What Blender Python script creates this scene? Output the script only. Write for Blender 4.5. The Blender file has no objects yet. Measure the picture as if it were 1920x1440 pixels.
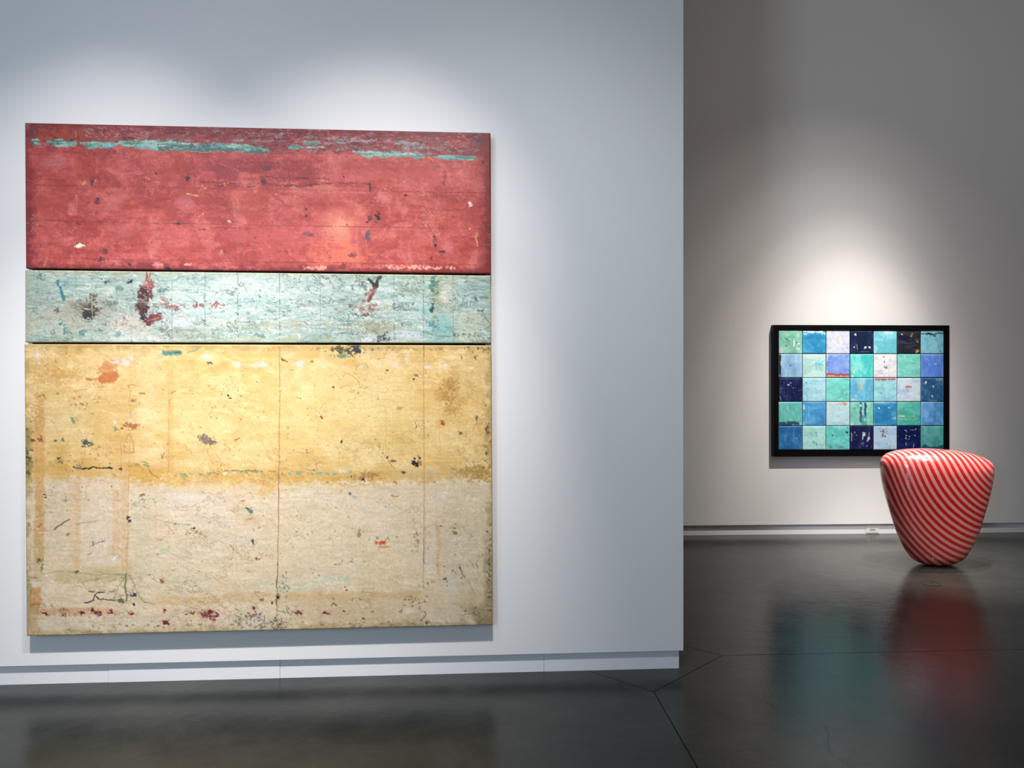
import bpy, math
import numpy as np
from mathutils import Vector, Matrix

scene = bpy.context.scene
coll = scene.collection

# ------------------------------------------------------------------ camera
F = 1420.0            # focal length in pixels of the 1920 px wide frame
HZ = 690.0            # row of the horizon
EYE = 1.55
cam_d = bpy.data.cameras.new('camera')
cam_d.sensor_width = 36.0
cam_d.lens = F / 1920.0 * 36.0
cam_d.shift_y = -(720.0 - HZ) / 1920.0
cam = bpy.data.objects.new('camera', cam_d)
cam.location = (0, 0, EYE)
cam.rotation_euler = (math.pi / 2, 0, 0)
coll.objects.link(cam)
scene.camera = cam

# ------------------------------------------------------------------ look
scene.view_settings.view_transform = 'Standard'
scene.view_settings.look = 'None'
scene.view_settings.gamma = 1.0
scene.view_settings.use_curve_mapping = False
scene.view_settings.exposure = 0.0
scene.cycles.max_bounces = 8
scene.cycles.diffuse_bounces = 5
scene.cycles.use_denoising = True
scene.cycles.sample_clamp_indirect = 6.0

world = bpy.data.worlds.new('world')
world.use_nodes = True
bg = world.node_tree.nodes['Background']
bg.inputs[0].default_value = (0.62, 0.78, 1.0, 1)
bg.inputs[1].default_value = 0.6
scene.world = world


def aim(o, target):
    d = Vector(target) - o.location
    o.rotation_euler = d.to_track_quat('-Z', 'Y').to_euler()


def spot(loc, target, power, angle, blend, color, radius=0.03):
    l = bpy.data.lights.new('track_or_fill_spot', 'SPOT')
    l.energy = power
    l.spot_size = math.radians(angle)
    l.spot_blend = blend
    l.color = color
    l.shadow_soft_size = radius
    o = bpy.data.objects.new('track_or_fill_spot', l)
    o.location = loc
    coll.objects.link(o)
    aim(o, target)
    return o


def area(loc, target, sx, sy, power, color, spread=180):
    l = bpy.data.lights.new('window_or_fill', 'AREA')
    l.shape = 'RECTANGLE'
    l.size = sx
    l.size_y = sy
    l.energy = power
    l.color = color
    l.spread = math.radians(spread)
    o = bpy.data.objects.new('window_or_fill', l)
    o.location = loc
    coll.objects.link(o)
    aim(o, target)
    return o


WARM = (1.0, 0.935, 0.905)
BEIGE = (1.0, 0.93, 0.86)
COOL = (0.90, 0.94, 1.0)
# track spots on the large painting: two heads, each with a high and a low beam
spot((-1.50, 1.45, 4.15), (-2.00, 3.65, 1.95), 220, 44, 1.0, WARM, 0.012)
spot((-1.50, 1.45, 4.15), (-1.88, 3.65, 0.62), 450, 43, 1.0, WARM, 0.012)
spot((-0.10, 1.50, 4.15), (-0.78, 3.72, 1.95), 230, 44, 1.0, WARM, 0.012)
spot((-0.10, 1.50, 4.15), (-0.96, 3.72, 0.62), 430, 43, 1.0, WARM, 0.012)
spot((-1.50, 1.45, 4.15), (-1.50, 3.70, 0.10), 75, 92, 1.0, COOL, 0.22)  # wide cool fill added at the left head to brighten the wall
spot((-0.10, 1.50, 4.15), (0.25, 3.72, 0.10), 170, 92, 1.0, COOL, 0.22)  # same added fill at the right head, for the wall beside the painting
spot((-0.70, 1.30, 4.15), (-0.70, 3.70, 2.60), 34, 118, 1.0, WARM, 0.10)  # added fill for the top of the wall, not a third head
# track spot on the tiled work
spot((3.25, 5.05, 4.95), (3.12, 7.0, 0.85), 520, 34, 1.0, BEIGE, 0.015)
spot((3.25, 5.05, 4.95), (3.00, 7.0, 0.80), 400, 44, 1.0, BEIGE, 0.015)
spot((3.25, 5.05, 4.95), (2.85, 7.0, 0.75), 150, 60, 1.0, BEIGE, 0.015)
spot((3.25, 5.05, 4.95), (2.75, 7.0, 0.75), 70, 80, 1.0, BEIGE, 0.015)
# spots over the sculpture
spot((3.9, 5.9, 5.3), (3.36, 6.0, 0.3), 1100, 26, 0.8, WARM, 0.02)
spot((3.3, 5.15, 5.3), (3.36, 6.0, 0.3), 1000, 26, 0.8, WARM, 0.02)
spot((3.7, 2.6, 5.3), (3.36, 6.0, 0.45), 950, 20, 1.0, WARM, 0.03)  # front fill added to brighten the sculpture's face
# daylight: tall window behind and to the left, plus a cool overhead fill added for the near wall
area((-3.15, -3.92, 2.9), (-3.15, 6, 2.9), 1.1, 3.4, 185, (0.64, 0.81, 1.0))
area((-0.6, -0.6, 4.6), (-0.6, 1.4, 2.0), 3.0, 3.0, 4, (0.56, 0.76, 1.0))
# warm fill added below the far room's ceiling to lift its walls
area((3.6, 3.6, 5.6), (3.6, 5.4, 2.0), 3.0, 1.6, 34, (1.0, 0.89, 0.77))

# ------------------------------------------------------------------ helpers
def lin(c):
    c = np.asarray(c, float) / 255.0
    return np.where(c <= 0.04045, c / 12.92, ((c + 0.055) / 1.055) ** 2.4)


def link(o, parent=None):
    coll.objects.link(o)
    if parent is not None:
        o.parent = parent
    return o


def props(o, label=None, cat=None, group=None, kind=None):
    if label:
        o['label'] = label
    if cat:
        o['category'] = cat
    if group:
        o['group'] = group
    if kind:
        o['kind'] = kind
    return o


def mesh_obj(name, verts, faces, mat=None, parent=None, smooth=False):
    me = bpy.data.meshes.new(name)
    me.from_pydata([tuple(v) for v in verts], [], faces)
    me.update()
    if smooth:
        me.polygons.foreach_set('use_smooth', [True] * len(me.polygons))
    if mat:
        me.materials.append(mat)
    return link(bpy.data.objects.new(name, me), parent)


def box_geo(x0, x1, y0, y1, z0, z1):
    v = [(x0, y0, z0), (x1, y0, z0), (x1, y1, z0), (x0, y1, z0),
         (x0, y0, z1), (x1, y0, z1), (x1, y1, z1), (x0, y1, z1)]
    f = [(0, 3, 2, 1), (4, 5, 6, 7), (0, 1, 5, 4), (1, 2, 6, 5), (2, 3, 7, 6), (3, 0, 4, 7)]
    return v, f


def boxes(name, lst, mat, parent=None, bevel=0.0):
    V, Fc = [], []
    for b in lst:
        v, f = box_geo(*b)
        n = len(V)
        V += v
        Fc += [tuple(i + n for i in q) for q in f]
    o = mesh_obj(name, V, Fc, mat, parent)
    if bevel:
        m = o.modifiers.new('bevel', 'BEVEL')
        m.width = bevel
        m.segments = 2
    return o


def ray(px, py):
    return Vector(((px - 960.0) / F, 1.0, -(py - HZ) / F))


def floor_pt(px, py):
    r = ray(px, py)
    t = EYE / -r.z
    return Vector((r.x * t, r.y * t, 0.0))


class WallPlane:
    """vertical plane y = y0 + m x, with an orthonormal frame standing on it"""

    def __init__(self, y0, m):
        self.m = m
        self.c = 1 / math.sqrt(1 + m * m)
        self.y0 = y0
        self.u = Vector((self.c, m * self.c, 0))       # along the wall
        self.n = Vector((m * self.c, -self.c, 0))      # out of the wall, to the room

    def hit(self, px, py, off=0.0):
        r = ray(px, py)
        y0 = self.y0 - off / self.c
        t = y0 / (1.0 - self.m * r.x)
        return Vector((r.x * t, r.y * t, EYE + r.z * t))

    def local(self, p):
        """world -> (along, out, up) about the plane's origin"""
        d = Vector((p.x, p.y - self.y0, p.z))
        return Vector((d.dot(self.u), d.dot(self.n), p.z))

    def matrix(self):
        # local x along the wall, local y INTO the wall, z up
        m = Matrix.Identity(4)
        m.col[0][:3] = self.u
        m.col[1][:3] = -self.n
        m.col[2][:3] = (0, 0, 1)
        m.translation = Vector((0, self.y0, 0))
        return m


NEAR = WallPlane(3.701 + 2.502 * 0.0618 - 0.025, 0.0618)     # face of the partition
FAR = WallPlane(7.01 - 1.594 * 0.042 - 0.025, 0.042)


# ------------------------------------------------------------------ materials
def new_mat(name):
    m = bpy.data.materials.new(name)
    m.use_nodes = True
    nt = m.node_tree
    b = nt.nodes['Principled BSDF']
    return m, nt, b


def plain(name, rgb, rough=0.5, spec=0.5, noise=0.0, scale=8.0, bump=0.0, bscale=200.0, coat=0.0):
    m, nt, b = new_mat(name)
    c = (*lin(rgb), 1)
    b.inputs['Base Color'].default_value = c
    b.inputs['Roughness'].default_value = rough
    b.inputs['Specular IOR Level'].default_value = spec
    b.inputs['Coat Weight'].default_value = coat
    tc = nt.nodes.new('ShaderNodeTexCoord')
    if noise:
        n = nt.nodes.new('ShaderNodeTexNoise')
        n.inputs['Scale'].default_value = scale
        n.inputs['Detail'].default_value = 6
        nt.links.new(tc.outputs['Object'], n.inputs['Vector'])
        mx = nt.nodes.new('ShaderNodeMix')
        mx.data_type = 'RGBA'
        mx.inputs['A'].default_value = tuple(list(np.array(c[:3]) * (1 - noise)) + [1])
        mx.inputs['B'].default_value = tuple(list(np.minimum(1, np.array(c[:3]) * (1 + noise))) + [1])
        nt.links.new(n.outputs['Fac'], mx.inputs['Factor'])
        nt.links.new(mx.outputs['Result'], b.inputs['Base Color'])
    if bump:
        n2 = nt.nodes.new('ShaderNodeTexNoise')
        n2.inputs['Scale'].default_value = bscale
        n2.inputs['Detail'].default_value = 3
        nt.links.new(tc.outputs['Object'], n2.inputs['Vector'])
        bp = nt.nodes.new('ShaderNodeBump')
        bp.inputs['Strength'].default_value = bump
        bp.inputs['Distance'].default_value = 0.002
        nt.links.new(n2.outputs['Fac'], bp.inputs['Height'])
        nt.links.new(bp.outputs['Normal'], b.inputs['Normal'])
    return m


M_WALL = plain('white_wall_paint', (232, 231, 230), 0.75, 0.2, 0.012, 1.5, 0.12, 260)
M_BASE = plain('white_trim_paint', (232, 232, 233), 0.5, 0.3, 0.01, 3, 0.05, 120)
M_CEIL = plain('ceiling_paint', (190, 190, 190), 0.9, 0.1, 0.01, 2)
M_BLACK = plain('black_lacquer', (5, 5, 6), 0.5, 0.15, 0.1, 20, 0.1, 300)
M_GAP = plain('dark_backing', (26, 18, 18), 0.9, 0.1, 0.2, 30)
M_JOINT = plain('joint_filler', (16, 16, 16), 0.9, 0.1)
M_PLATE = plain('white_plastic', (226, 225, 222), 0.35, 0.5, 0.01, 30)
M_SLOT = plain('dark_slot', (92, 88, 86), 0.6, 0.3)
M_METAL = plain('dull_dark_metal', (40, 38, 36), 0.45, 0.5, 0.1, 60)
M_FRAME_W = plain('window_frame_metal', (40, 42, 45), 0.4, 0.5)


def concrete():
    m, nt, b = new_mat('polished_dark_concrete')
    N, L = nt.nodes.new, nt.links.new
    geo = N('ShaderNodeNewGeometry')
    n1 = N('ShaderNodeTexNoise'); n1.inputs['Scale'].default_value = 1.1
    n1.inputs['Detail'].default_value = 9; n1.inputs['Roughness'].default_value = 0.62
    n1.inputs['Distortion'].default_value = 0.6
    n2 = N('ShaderNodeTexNoise'); n2.inputs['Scale'].default_value = 5.0
    n2.inputs['Detail'].default_value = 8; n2.inputs['Roughness'].default_value = 0.7
    n3 = N('ShaderNodeTexNoise'); n3.inputs['Scale'].default_value = 90
    n3.inputs['Detail'].default_value = 4
    for n in (n1, n2, n3):
        L(geo.outputs['Position'], n.inputs['Vector'])
    r1 = N('ShaderNodeValToRGB')
    r1.color_ramp.elements[0].position = 0.32
    r1.color_ramp.elements[1].position = 0.68
    r1.color_ramp.elements[0].color = (0.013, 0.0145, 0.0132, 1)
    r1.color_ramp.elements[1].color = (0.036, 0.0375, 0.031, 1)
    L(n1.outputs['Fac'], r1.inputs['Fac'])
    mx = N('ShaderNodeMix'); mx.data_type = 'RGBA'; mx.blend_type = 'OVERLAY'
    mx.inputs['Factor'].default_value = 0.55
    L(r1.outputs['Color'], mx.inputs['A']); L(n2.outputs['Fac'], mx.inputs['B'])
    # pale nicks and dark specks in the surface
    v = N('ShaderNodeTexVoronoi'); v.inputs['Scale'].default_value = 2.2
    v.inputs['Randomness'].default_value = 1.0
    L(geo.outputs['Position'], v.inputs['Vector'])
    lt = N('ShaderNodeMath'); lt.operation = 'LESS_THAN'; lt.inputs[1].default_value = 0.012
    L(v.outputs['Distance'], lt.inputs[0])
    mx2 = N('ShaderNodeMix'); mx2.data_type = 'RGBA'
    mx2.inputs['B'].default_value = (0.10, 0.095, 0.085, 1)
    L(lt.outputs[0], mx2.inputs['Factor']); L(mx.outputs['Result'], mx2.inputs['A'])
    L(mx2.outputs['Result'], b.inputs['Base Color'])
    rr = N('ShaderNodeMapRange')
    rr.inputs['From Min'].default_value = 0.3; rr.inputs['From Max'].default_value = 0.7
    rr.inputs['To Min'].default_value = 0.12; rr.inputs['To Max'].default_value = 0.22
    L(n2.outputs['Fac'], rr.inputs['Value'])
    L(rr.outputs['Result'], b.inputs['Roughness'])
    b.inputs['Specular IOR Level'].default_value = 0.27
    bp = N('ShaderNodeBump'); bp.inputs['Strength'].default_value = 0.05
    bp.inputs['Distance'].default_value = 0.002
    L(n3.outputs['Fac'], bp.inputs['Height'])
    bp2 = N('ShaderNodeBump'); bp2.inputs['Strength'].default_value = 0.12
    bp2.inputs['Distance'].default_value = 0.02
    L(n2.outputs['Fac'], bp2.inputs['Height'])
    L(bp.outputs['Normal'], bp2.inputs['Normal'])
    L(bp2.outputs['Normal'], b.inputs['Normal'])
    return m


M_FLOOR = concrete()


def paint_mat(name, rough=0.42, bump=0.25, scale=220.0):
    """layered paint: colour attribute broken up by fine procedural grain"""
    m, nt, b = new_mat(name)
    N, L = nt.nodes.new, nt.links.new
    at = N('ShaderNodeAttribute'); at.attribute_name = 'paint'
    tc = N('ShaderNodeTexCoord')
    mp = N('ShaderNodeMapping'); mp.inputs['Scale'].default_value = (0.5, 1.0, 1.4)
    L(tc.outputs['Object'], mp.inputs['Vector'])
    n = N('ShaderNodeTexNoise'); n.inputs['Scale'].default_value = scale
    n.inputs['Detail'].default_value = 5; n.inputs['Roughness'].default_value = 0.7
    L(mp.outputs['Vector'], n.inputs['Vector'])
    mr = N('ShaderNodeMapRange')
    mr.inputs['From Min'].default_value = 0.3; mr.inputs['From Max'].default_value = 0.7
    mr.inputs['To Min'].default_value = 0.90; mr.inputs['To Max'].default_value = 1.09
    L(n.outputs['Fac'], mr.inputs['Value'])
    mx = N('ShaderNodeVectorMath'); mx.operation = 'MULTIPLY'
    L(at.outputs['Color'], mx.inputs[0]); L(mr.outputs['Result'], mx.inputs[1])
    L(mx.outputs['Vector'], b.inputs['Base Color'])
    b.inputs['Roughness'].default_value = rough
    b.inputs['Specular IOR Level'].default_value = 0.3
    bp = N('ShaderNodeBump'); bp.inputs['Strength'].default_value = bump
    bp.inputs['Distance'].default_value = 0.001
    L(n.outputs['Fac'], bp.inputs['Height']); L(bp.outputs['Normal'], b.inputs['Normal'])
    return m


M_PAINT = paint_mat('aged_layered_paint')
M_TILE = paint_mat('painted_tile', 0.4, 0.15, 160.0)

# ------------------------------------------------------------------ the shell
def slab_on(plane, name, x0, x1, out0, out1, z0, z1, mat, parent=None, bevel=0.0):
    """a box standing along a wall plane; out measured from the wall face to the room"""
    o = boxes(name, [(x0, x1, -out1, -out0, z0, z1)], mat, parent, bevel)
    if parent is None:
        o.matrix_world = plane.matrix()
    return o


CEIL = 5.75
corner = NEAR.hit(1281.5, 900)
cx = NEAR.local(corner).x
RISE = 0.10
w = slab_on(NEAR, 'wall_left', -6.3, cx, -0.28, 0.0, RISE, CEIL, M_WALL, bevel=0.0015)
props(w, kind='structure')
w = slab_on(FAR, 'wall_back', -6.6, 8.2, -0.25, 0.0, 0.097, CEIL, M_WALL)
props(w, kind='structure')
o = boxes('wall_right', [(8.0, 8.2, -4.2, 7.1, 0, CEIL)], M_WALL); props(o, kind='structure')
o = boxes('wall_side', [(-6.4, -6.2, -4.2, 6.6, 0, CEIL)], M_WALL); props(o, kind='structure')
# wall behind the camera, with the tall window opening
o = boxes('wall_rear', [(-6.4, -3.75, -4.2, -4.0, 0, CEIL), (-2.55, 8.2, -4.2, -4.0, 0, CEIL),
                        (-3.75, -2.55, -4.2, -4.0, 0, 1.1), (-3.75, -2.55, -4.2, -4.0, 4.7, CEIL)], M_WALL)
props(o, kind='structure')
wf = boxes('window_1', [(-3.75, -3.71, -4.1, -3.86, 1.1, 4.7), (-2.59, -2.55, -4.1, -3.86, 1.1, 4.7),
                        (-3.75, -2.55, -4.1, -3.86, 1.1, 1.14), (-3.75, -2.55, -4.1, -3.86, 4.66, 4.7),
                        (-3.17, -3.13, -3.90, -3.86, 1.1, 4.7)]
           + [(-3.75, -2.55, -3.90, -3.86, 1.1 + 0.6 * k - 0.02, 1.1 + 0.6 * k + 0.02) for k in range(1, 6)], M_FRAME_W)
props(wf, kind='structure')
o = boxes('ceiling', [(-6.4, 8.2, -4.2, 7.5, CEIL, CEIL + 0.1)], M_CEIL); props(o, kind='structure')

# baseboards, recessed behind the face of the walls
bb = bpy.data.objects.new('baseboard_left', None)
link(bb); bb.matrix_world = NEAR.matrix(); props(bb, kind='structure')
bx = [-6.2]
for px in (203, 525, 1020):
    bx.append(NEAR.local(NEAR.hit(px, 1265, -0.025)).x)
bx.append(NEAR.local(NEAR.hit(1273.2, 1240, -0.025)).x)
for k in range(4):
    dz = (0.0, 0.0, 0.0, 0.0)[k]
    do = (0.0, 0.0016, 0.0004, 0.0012)[k]
    slab_on(NEAR, 'board', bx[k] + 0.0006, bx[k + 1] - 0.0006, -0.045, -0.025 + do, 0.0, RISE + 0.03, M_BASE, bb, 0.001)
slab_on(NEAR, 'core', -6.2, bx[-1] - 0.001, -0.26, -0.046, 0.0, RISE - 0.001, M_BASE, bb)
bb = bpy.data.objects.new('baseboard_back', None)
link(bb); bb.matrix_world = FAR.matrix(); props(bb, kind='structure')
ox = FAR.local(FAR.hit(1622.5, 990, -0.02)).x
for a_, b_ in ((-6.2, 0.9), (0.9, ox), (ox, 7.9)):
    slab_on(FAR, 'board', a_ + 0.0006, b_ - 0.0006, -0.045, -0.022, 0.0, 0.13, M_BASE, bb, 0.001)

# floor: dark bed with cast slabs between thin joints
o = boxes('floor', [(-6.4, 8.2, -4.2, 7.5, -0.12, -0.012)], M_JOINT)
props(o, kind='structure')
FLOOR = o


def slab(pts, name='slab'):
    n = len(pts)
    v = [(p[0], p[1], 0.0) for p in pts] + [(p[0], p[1], -0.012) for p in pts]
    f = [tuple(range(n)), tuple(range(2 * n - 1, n - 1, -1))]
    for i in range(n):
        j = (i + 1) % n
        f.append((i, i + n, j + n, j))
    o = mesh_obj(name, v, f, M_FLOOR, FLOOR)
    return o


def inset(pts, d):
    """shrink a convex polygon (counter-clockwise) by d"""
    out = []
    n = len(pts)
    for i in range(n):
        a, b, c = Vector(pts[i - 1]), Vector(pts[i]), Vector(pts[(i + 1) % n])
        d1 = (b - a).normalized(); d2 = (c - b).normalized()
        n1 = Vector((-d1.y, d1.x)); n2 = Vector((-d2.y, d2.x))
        bis = (n1 + n2)
        k = bis.length_squared
        out.append(b + bis * (2 * d / k))
    return out


J1 = floor_pt(1226, 1297).xy      # joint node in front of the partition's end
J2 = floor_pt(1355, 1229).xy      # joint node to the right of it
A0 = floor_pt(1100, 1257).xy
B0 = floor_pt(1308, 1440).xy
C0 = floor_pt(1284, 1211.5).xy
D0 = floor_pt(1920, 1217.5).xy


def ext(p, q, t):
    return q + (q - p).normalized() * t


def extx(p, q, x):
    d = q - p
    return p + d * ((x - p.x) / d.x)


def exty(p, q, y):
    d = q - p
    return p + d * ((y - p.y) / d.y)


XL, XR, YB, YF = -6.4, 8.2, -4.2, 7.4
Dr = extx(J2, D0, XR)
Bb = exty(J1, B0, YB)
Al = extx(J1, A0, XL)
# far left end of the joint that runs behind the partition
Cl = extx(J2, C0, XL)
HJ = 0.0022
def poly(pts):
    pts = [Vector((p[0], p[1])) for p in pts]
    s = sum(pts[i - 1].x * pts[i].y - pts[i].x * pts[i - 1].y for i in range(len(pts)))
    if s < 0:
        pts.reverse()
    return slab(inset(pts, HJ))
Al.y = min(Al.y, YF - 0.1); Cl.y = min(Cl.y, YF)
mid = Vector((XL, YB))
poly([(XL, YB), Bb, J1, Al] if Al.y < YF - 0.11 else [(XL, YB), Bb, J1, exty(J1, A0, YF), (XL, YF)])
poly([Bb, (XR, YB), Dr, J2, J1])
if Cl.y < YF - 0.01:
    poly([J1, J2, Cl, Al])
    poly([Cl, J2, Dr, (XR, YF), (XL, YF)])
else:
    e = exty(J2, C0, YF)
    poly([J1, J2, e] + ([(XL, YF), Al] if Al.y < YF - 0.11 else [exty(J1, A0, YF)]))
    poly([e, J2, Dr, (XR, YF)])

# hairline cracks in the slabs
M_CRACK = plain('crack', (14, 14, 14), 0.9, 0.1)
rng = np.random.RandomState(5)


def crack(pix, wd=0.0011):
    V, Fc = [], []
    pts = [floor_pt(*p) for p in pix]
    fine = []
    for a, b in zip(pts[:-1], pts[1:]):
        for k in range(6):
            q = a.lerp(b, k / 6.0)
            fine.append(q + Vector((rng.normal(0, 0.004), rng.normal(0, 0.006), 0)))
    fine.append(pts[-1])
    for i, p in enumerate(fine):
        q = fine[min(i + 1, len(fine) - 1)] - fine[max(i - 1, 0)]
        nn = Vector((-q.y, q.x, 0)).normalized() * wd * (0.5 + rng.rand())
        V += [tuple(p - nn + Vector((0, 0, 0.0004))), tuple(p + nn + Vector((0, 0, 0.0004)))]
        if i:
            k = 2 * i
            Fc.append((k - 2, k, k + 1, k - 1))
    return mesh_obj('crack', V, Fc, M_CRACK, FLOOR)


crack([(1545, 1362), (1556, 1378), (1552, 1400), (1554, 1412), (1575, 1424), (1600, 1440)], 0.0004)
crack([(1385, 1292), (1410, 1303), (1440, 1318), (1452, 1330)], 0.00025)


# ------------------------------------------------------------------ painting engine
class Noise:
    def __init__(self, seed):
        self.r = np.random.RandomState(seed)
        self.lat = self.r.rand(8, 256, 256).astype(np.float32) * 2 - 1

    def value(self, x, y, k):
        lat = self.lat[k % 8]
        xi = np.floor(x).astype(np.int64); yi = np.floor(y).astype(np.int64)
        fx = (x - xi).astype(np.float32); fy = (y - yi).astype(np.float32)
        fx = fx * fx * (3 - 2 * fx); fy = fy * fy * (3 - 2 * fy)
        x0 = xi & 255; x1 = (xi + 1) & 255; y0 = yi & 255; y1 = (yi + 1) & 255
        a = lat[y0, x0]; b = lat[y0, x1]; c = lat[y1, x0]; d = lat[y1, x1]
        return (a + (b - a) * fx) * (1 - fy) + (c + (d - c) * fx) * fy

    def fbm(self, x, y, sx, sy, octv=4, seed=0, gain=0.55):
        out = 0; amp = 1.0; tot = 0
        X = x / sx + seed * 17.31; Y = y / sy + seed * 9.77
        for o in range(octv):
            out = out + amp * self.value(X, Y, o + seed)
            tot += amp
            amp *= gain; X = X * 2.03 + 5.1; Y = Y * 2.03 + 3.7
        return out / tot * 1.7


NZ = Noise(11)


def sstep(a, b, x):
    t = np.clip((x - a) / (b - a), 0, 1)
    return t * t * (3 - 2 * t)


class Canvas:
    """a painted rectangle; coordinates are the painting's own millimetre-like grid"""

    def __init__(self, X, Y, base):
        self.X, self.Y = X.astype(np.float32), Y.astype(np.float32)
        self.C = np.empty(X.shape + (3,), np.float32)
        self.C[:] = base
        self.x0, self.x1 = X.min(), X.max()
        self.y0, self.y1 = Y.min(), Y.max()
        n = lambda sx, sy, o, s: NZ.fbm(self.X, self.Y, sx, sy, o, s)
        self.n3 = n(3.2, 2.6, 2, 1)
        self.n6 = n(7, 6, 3, 2)
        self.n14 = n(16, 12, 4, 3)
        self.n40 = n(45, 32, 4, 4)
        self.h = n(28, 4.0, 4, 5)       # brushed sideways
        self.hh = n(90, 7.0, 4, 6)
        self.v = n(5, 40, 4, 7)

    def win(self, xa, xb, ya, yb, pad=14):
        H, W = self.X.shape
        i0 = int(np.clip((xa - pad - self.x0) / (self.x1 - self.x0) * W, 0, W))
        i1 = int(np.clip((xb + pad - self.x0) / (self.x1 - self.x0) * W + 1, 0, W))
        j0 = int(np.clip((ya - pad - self.y0) / (self.y1 - self.y0) * H, 0, H))
        j1 = int(np.clip((yb + pad - self.y0) / (self.y1 - self.y0) * H + 1, 0, H))
        return (slice(j0, j1), slice(i0, i1))

    def mix(self, s, m, col):
        m = np.clip(m, 0, 1)[..., None]
        self.C[s] = self.C[s] * (1 - m) + np.asarray(col, np.float32) * m

    def all(self, m, col):
        self.mix((slice(None), slice(None)), m, col)

    def blob(self, x, y, rx, ry, col, a=1.0, rot=0.0, rough=0.5, soft=0.12, fine=True):
        R = max(rx, ry) * (1.3 + rough * 1.5)
        s = self.win(x - R, x + R, y - R, y + R)
        if self.X[s].size == 0:
            return
        dx, dy = self.X[s] - x, self.Y[s] - y
        c, sn = math.cos(math.radians(rot)), math.sin(math.radians(rot))
        u = (dx * c + dy * sn) / rx; v = (-dx * sn + dy * c) / ry
        r = min(rx, ry)
        nz = self.n3[s] if r < 5 else (0.7 * (self.n6[s] + self.n3[s]) if r < 14 else (self.n14[s] if r < 40 else self.n40[s]))
        d = np.sqrt(u * u + v * v) + rough * nz + (0.15 * self.n3[s] if fine else 0)
        self.mix(s, a * sstep(1 + soft, 1 - soft, d), col)

    def line(self, pts, wd, col, a=1.0, jit=0.6, brk=0.0):
        xs = [p[0] for p in pts]; ys = [p[1] for p in pts]
        s = self.win(min(xs), max(xs), min(ys), max(ys), 10)
        if self.X[s].size == 0:
            return
        px = self.X[s] + jit * self.n14[s]; py = self.Y[s] + jit * self.n6[s]
        best = np.full(px.shape, 1e9, np.float32)
        for (ax, ay), (bx_, by_) in zip(pts[:-1], pts[1:]):
            dx, dy = bx_ - ax, by_ - ay
            L2 = dx * dx + dy * dy + 1e-6
            t = np.clip(((px - ax) * dx + (py - ay) * dy) / L2, 0, 1)
            best = np.minimum(best, (px - ax - t * dx) ** 2 + (py - ay - t * dy) ** 2)
        d = np.sqrt(best)
        m = sstep(wd / 2 + 0.6, max(wd / 2 - 0.5, 0), d)
        if brk:
            m = m * sstep(brk - 0.35, brk + 0.1, self.n6[s] + 0.5 * self.n14[s] + 0.35)
        self.mix(s, a * m, col)

    def rect(self, xa, ya, xb, yb, col, a=1.0, e=3.0, rough=3.0):
        s = self.win(xa, xb, ya, yb, 20)
        if self.X[s].size == 0:
            return
        X = self.X[s] + rough * self.n14[s] + 0.4 * rough * self.n3[s]
        Y = self.Y[s] + rough * self.n14[s][..., ::-1] + 0.4 * rough * self.n3[s]
        m = sstep(xa - e, xa + e, X) * sstep(xb + e, xb - e, X) * sstep(ya - e, ya + e, Y) * sstep(yb + e, yb - e, Y)
        self.mix(s, a * m, col)

    def band(self, top, bot, col, a=1.0, rough=2.5, e=1.2, dens=None):
        """region between two polylines given as [(x, y)...]"""
        tx, ty = zip(*top); bx2, by2 = zip(*bot)
        xa, xb = max(tx[0], bx2[0]), min(tx[-1], bx2[-1])
        s = self.win(xa, xb, min(ty), max(by2), 12)
        X, Y = self.X[s], self.Y[s]
        t = np.interp(X, tx, ty); b = np.interp(X, bx2, by2)
        w_ = rough * self.n6[s] + 0.6 * rough * self.n3[s]
        m = sstep(-e, e, Y - t + w_) * sstep(e, -e, Y - b + w_) * sstep(-2, 2, X - xa + 2 * w_) * sstep(2, -2, X - xb + 2 * w_)
        if dens is not None:
            m = m * sstep(dens - 0.25, dens + 0.1, self.h[s] + 0.4 * self.n3[s])
        self.mix(s, a * m, col)
        return s, m

    def specks(self, x, y, rx, ry, n, col, size=1.2, a=0.8, seed=0, flat=1.0, rot=0):
        r = np.random.RandomState(seed + int(x * 7 + y * 3))
        for k in range(n):
            q = r.randn(2) * 0.45
            sz = size * (0.5 + r.rand())
            self.blob(x + q[0] * rx, y + q[1] * ry, sz * flat, sz, col, a * (0.5 + 0.5 * r.rand()), rot + r.randn() * 25, 0.5, 0.35)

    def scratches(self, n, ln, col, a, seed, box=None, ang=0, spread=20, wd=0.6):
        r = np.random.RandomState(seed)
        xa, ya, xb, yb = box or (self.x0, self.y0, self.x1, self.y1)
        for k in range(n):
            x = xa + r.rand() * (xb - xa); y = ya + r.rand() * (yb - ya)
            th = math.radians(ang + r.randn() * spread); L_ = ln * (0.3 + r.rand())
            bend = r.randn() * L_ * 0.12
            p = [(x, y), (x + math.cos(th) * L_ / 2 + bend * -math.sin(th), y + math.sin(th) * L_ / 2 + bend * math.cos(th)),
                 (x + math.cos(th) * L_, y + math.sin(th) * L_)]
            self.line(p, wd, col, a * (0.3 + 0.7 * r.rand()), 0.8, 0.15)

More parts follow.
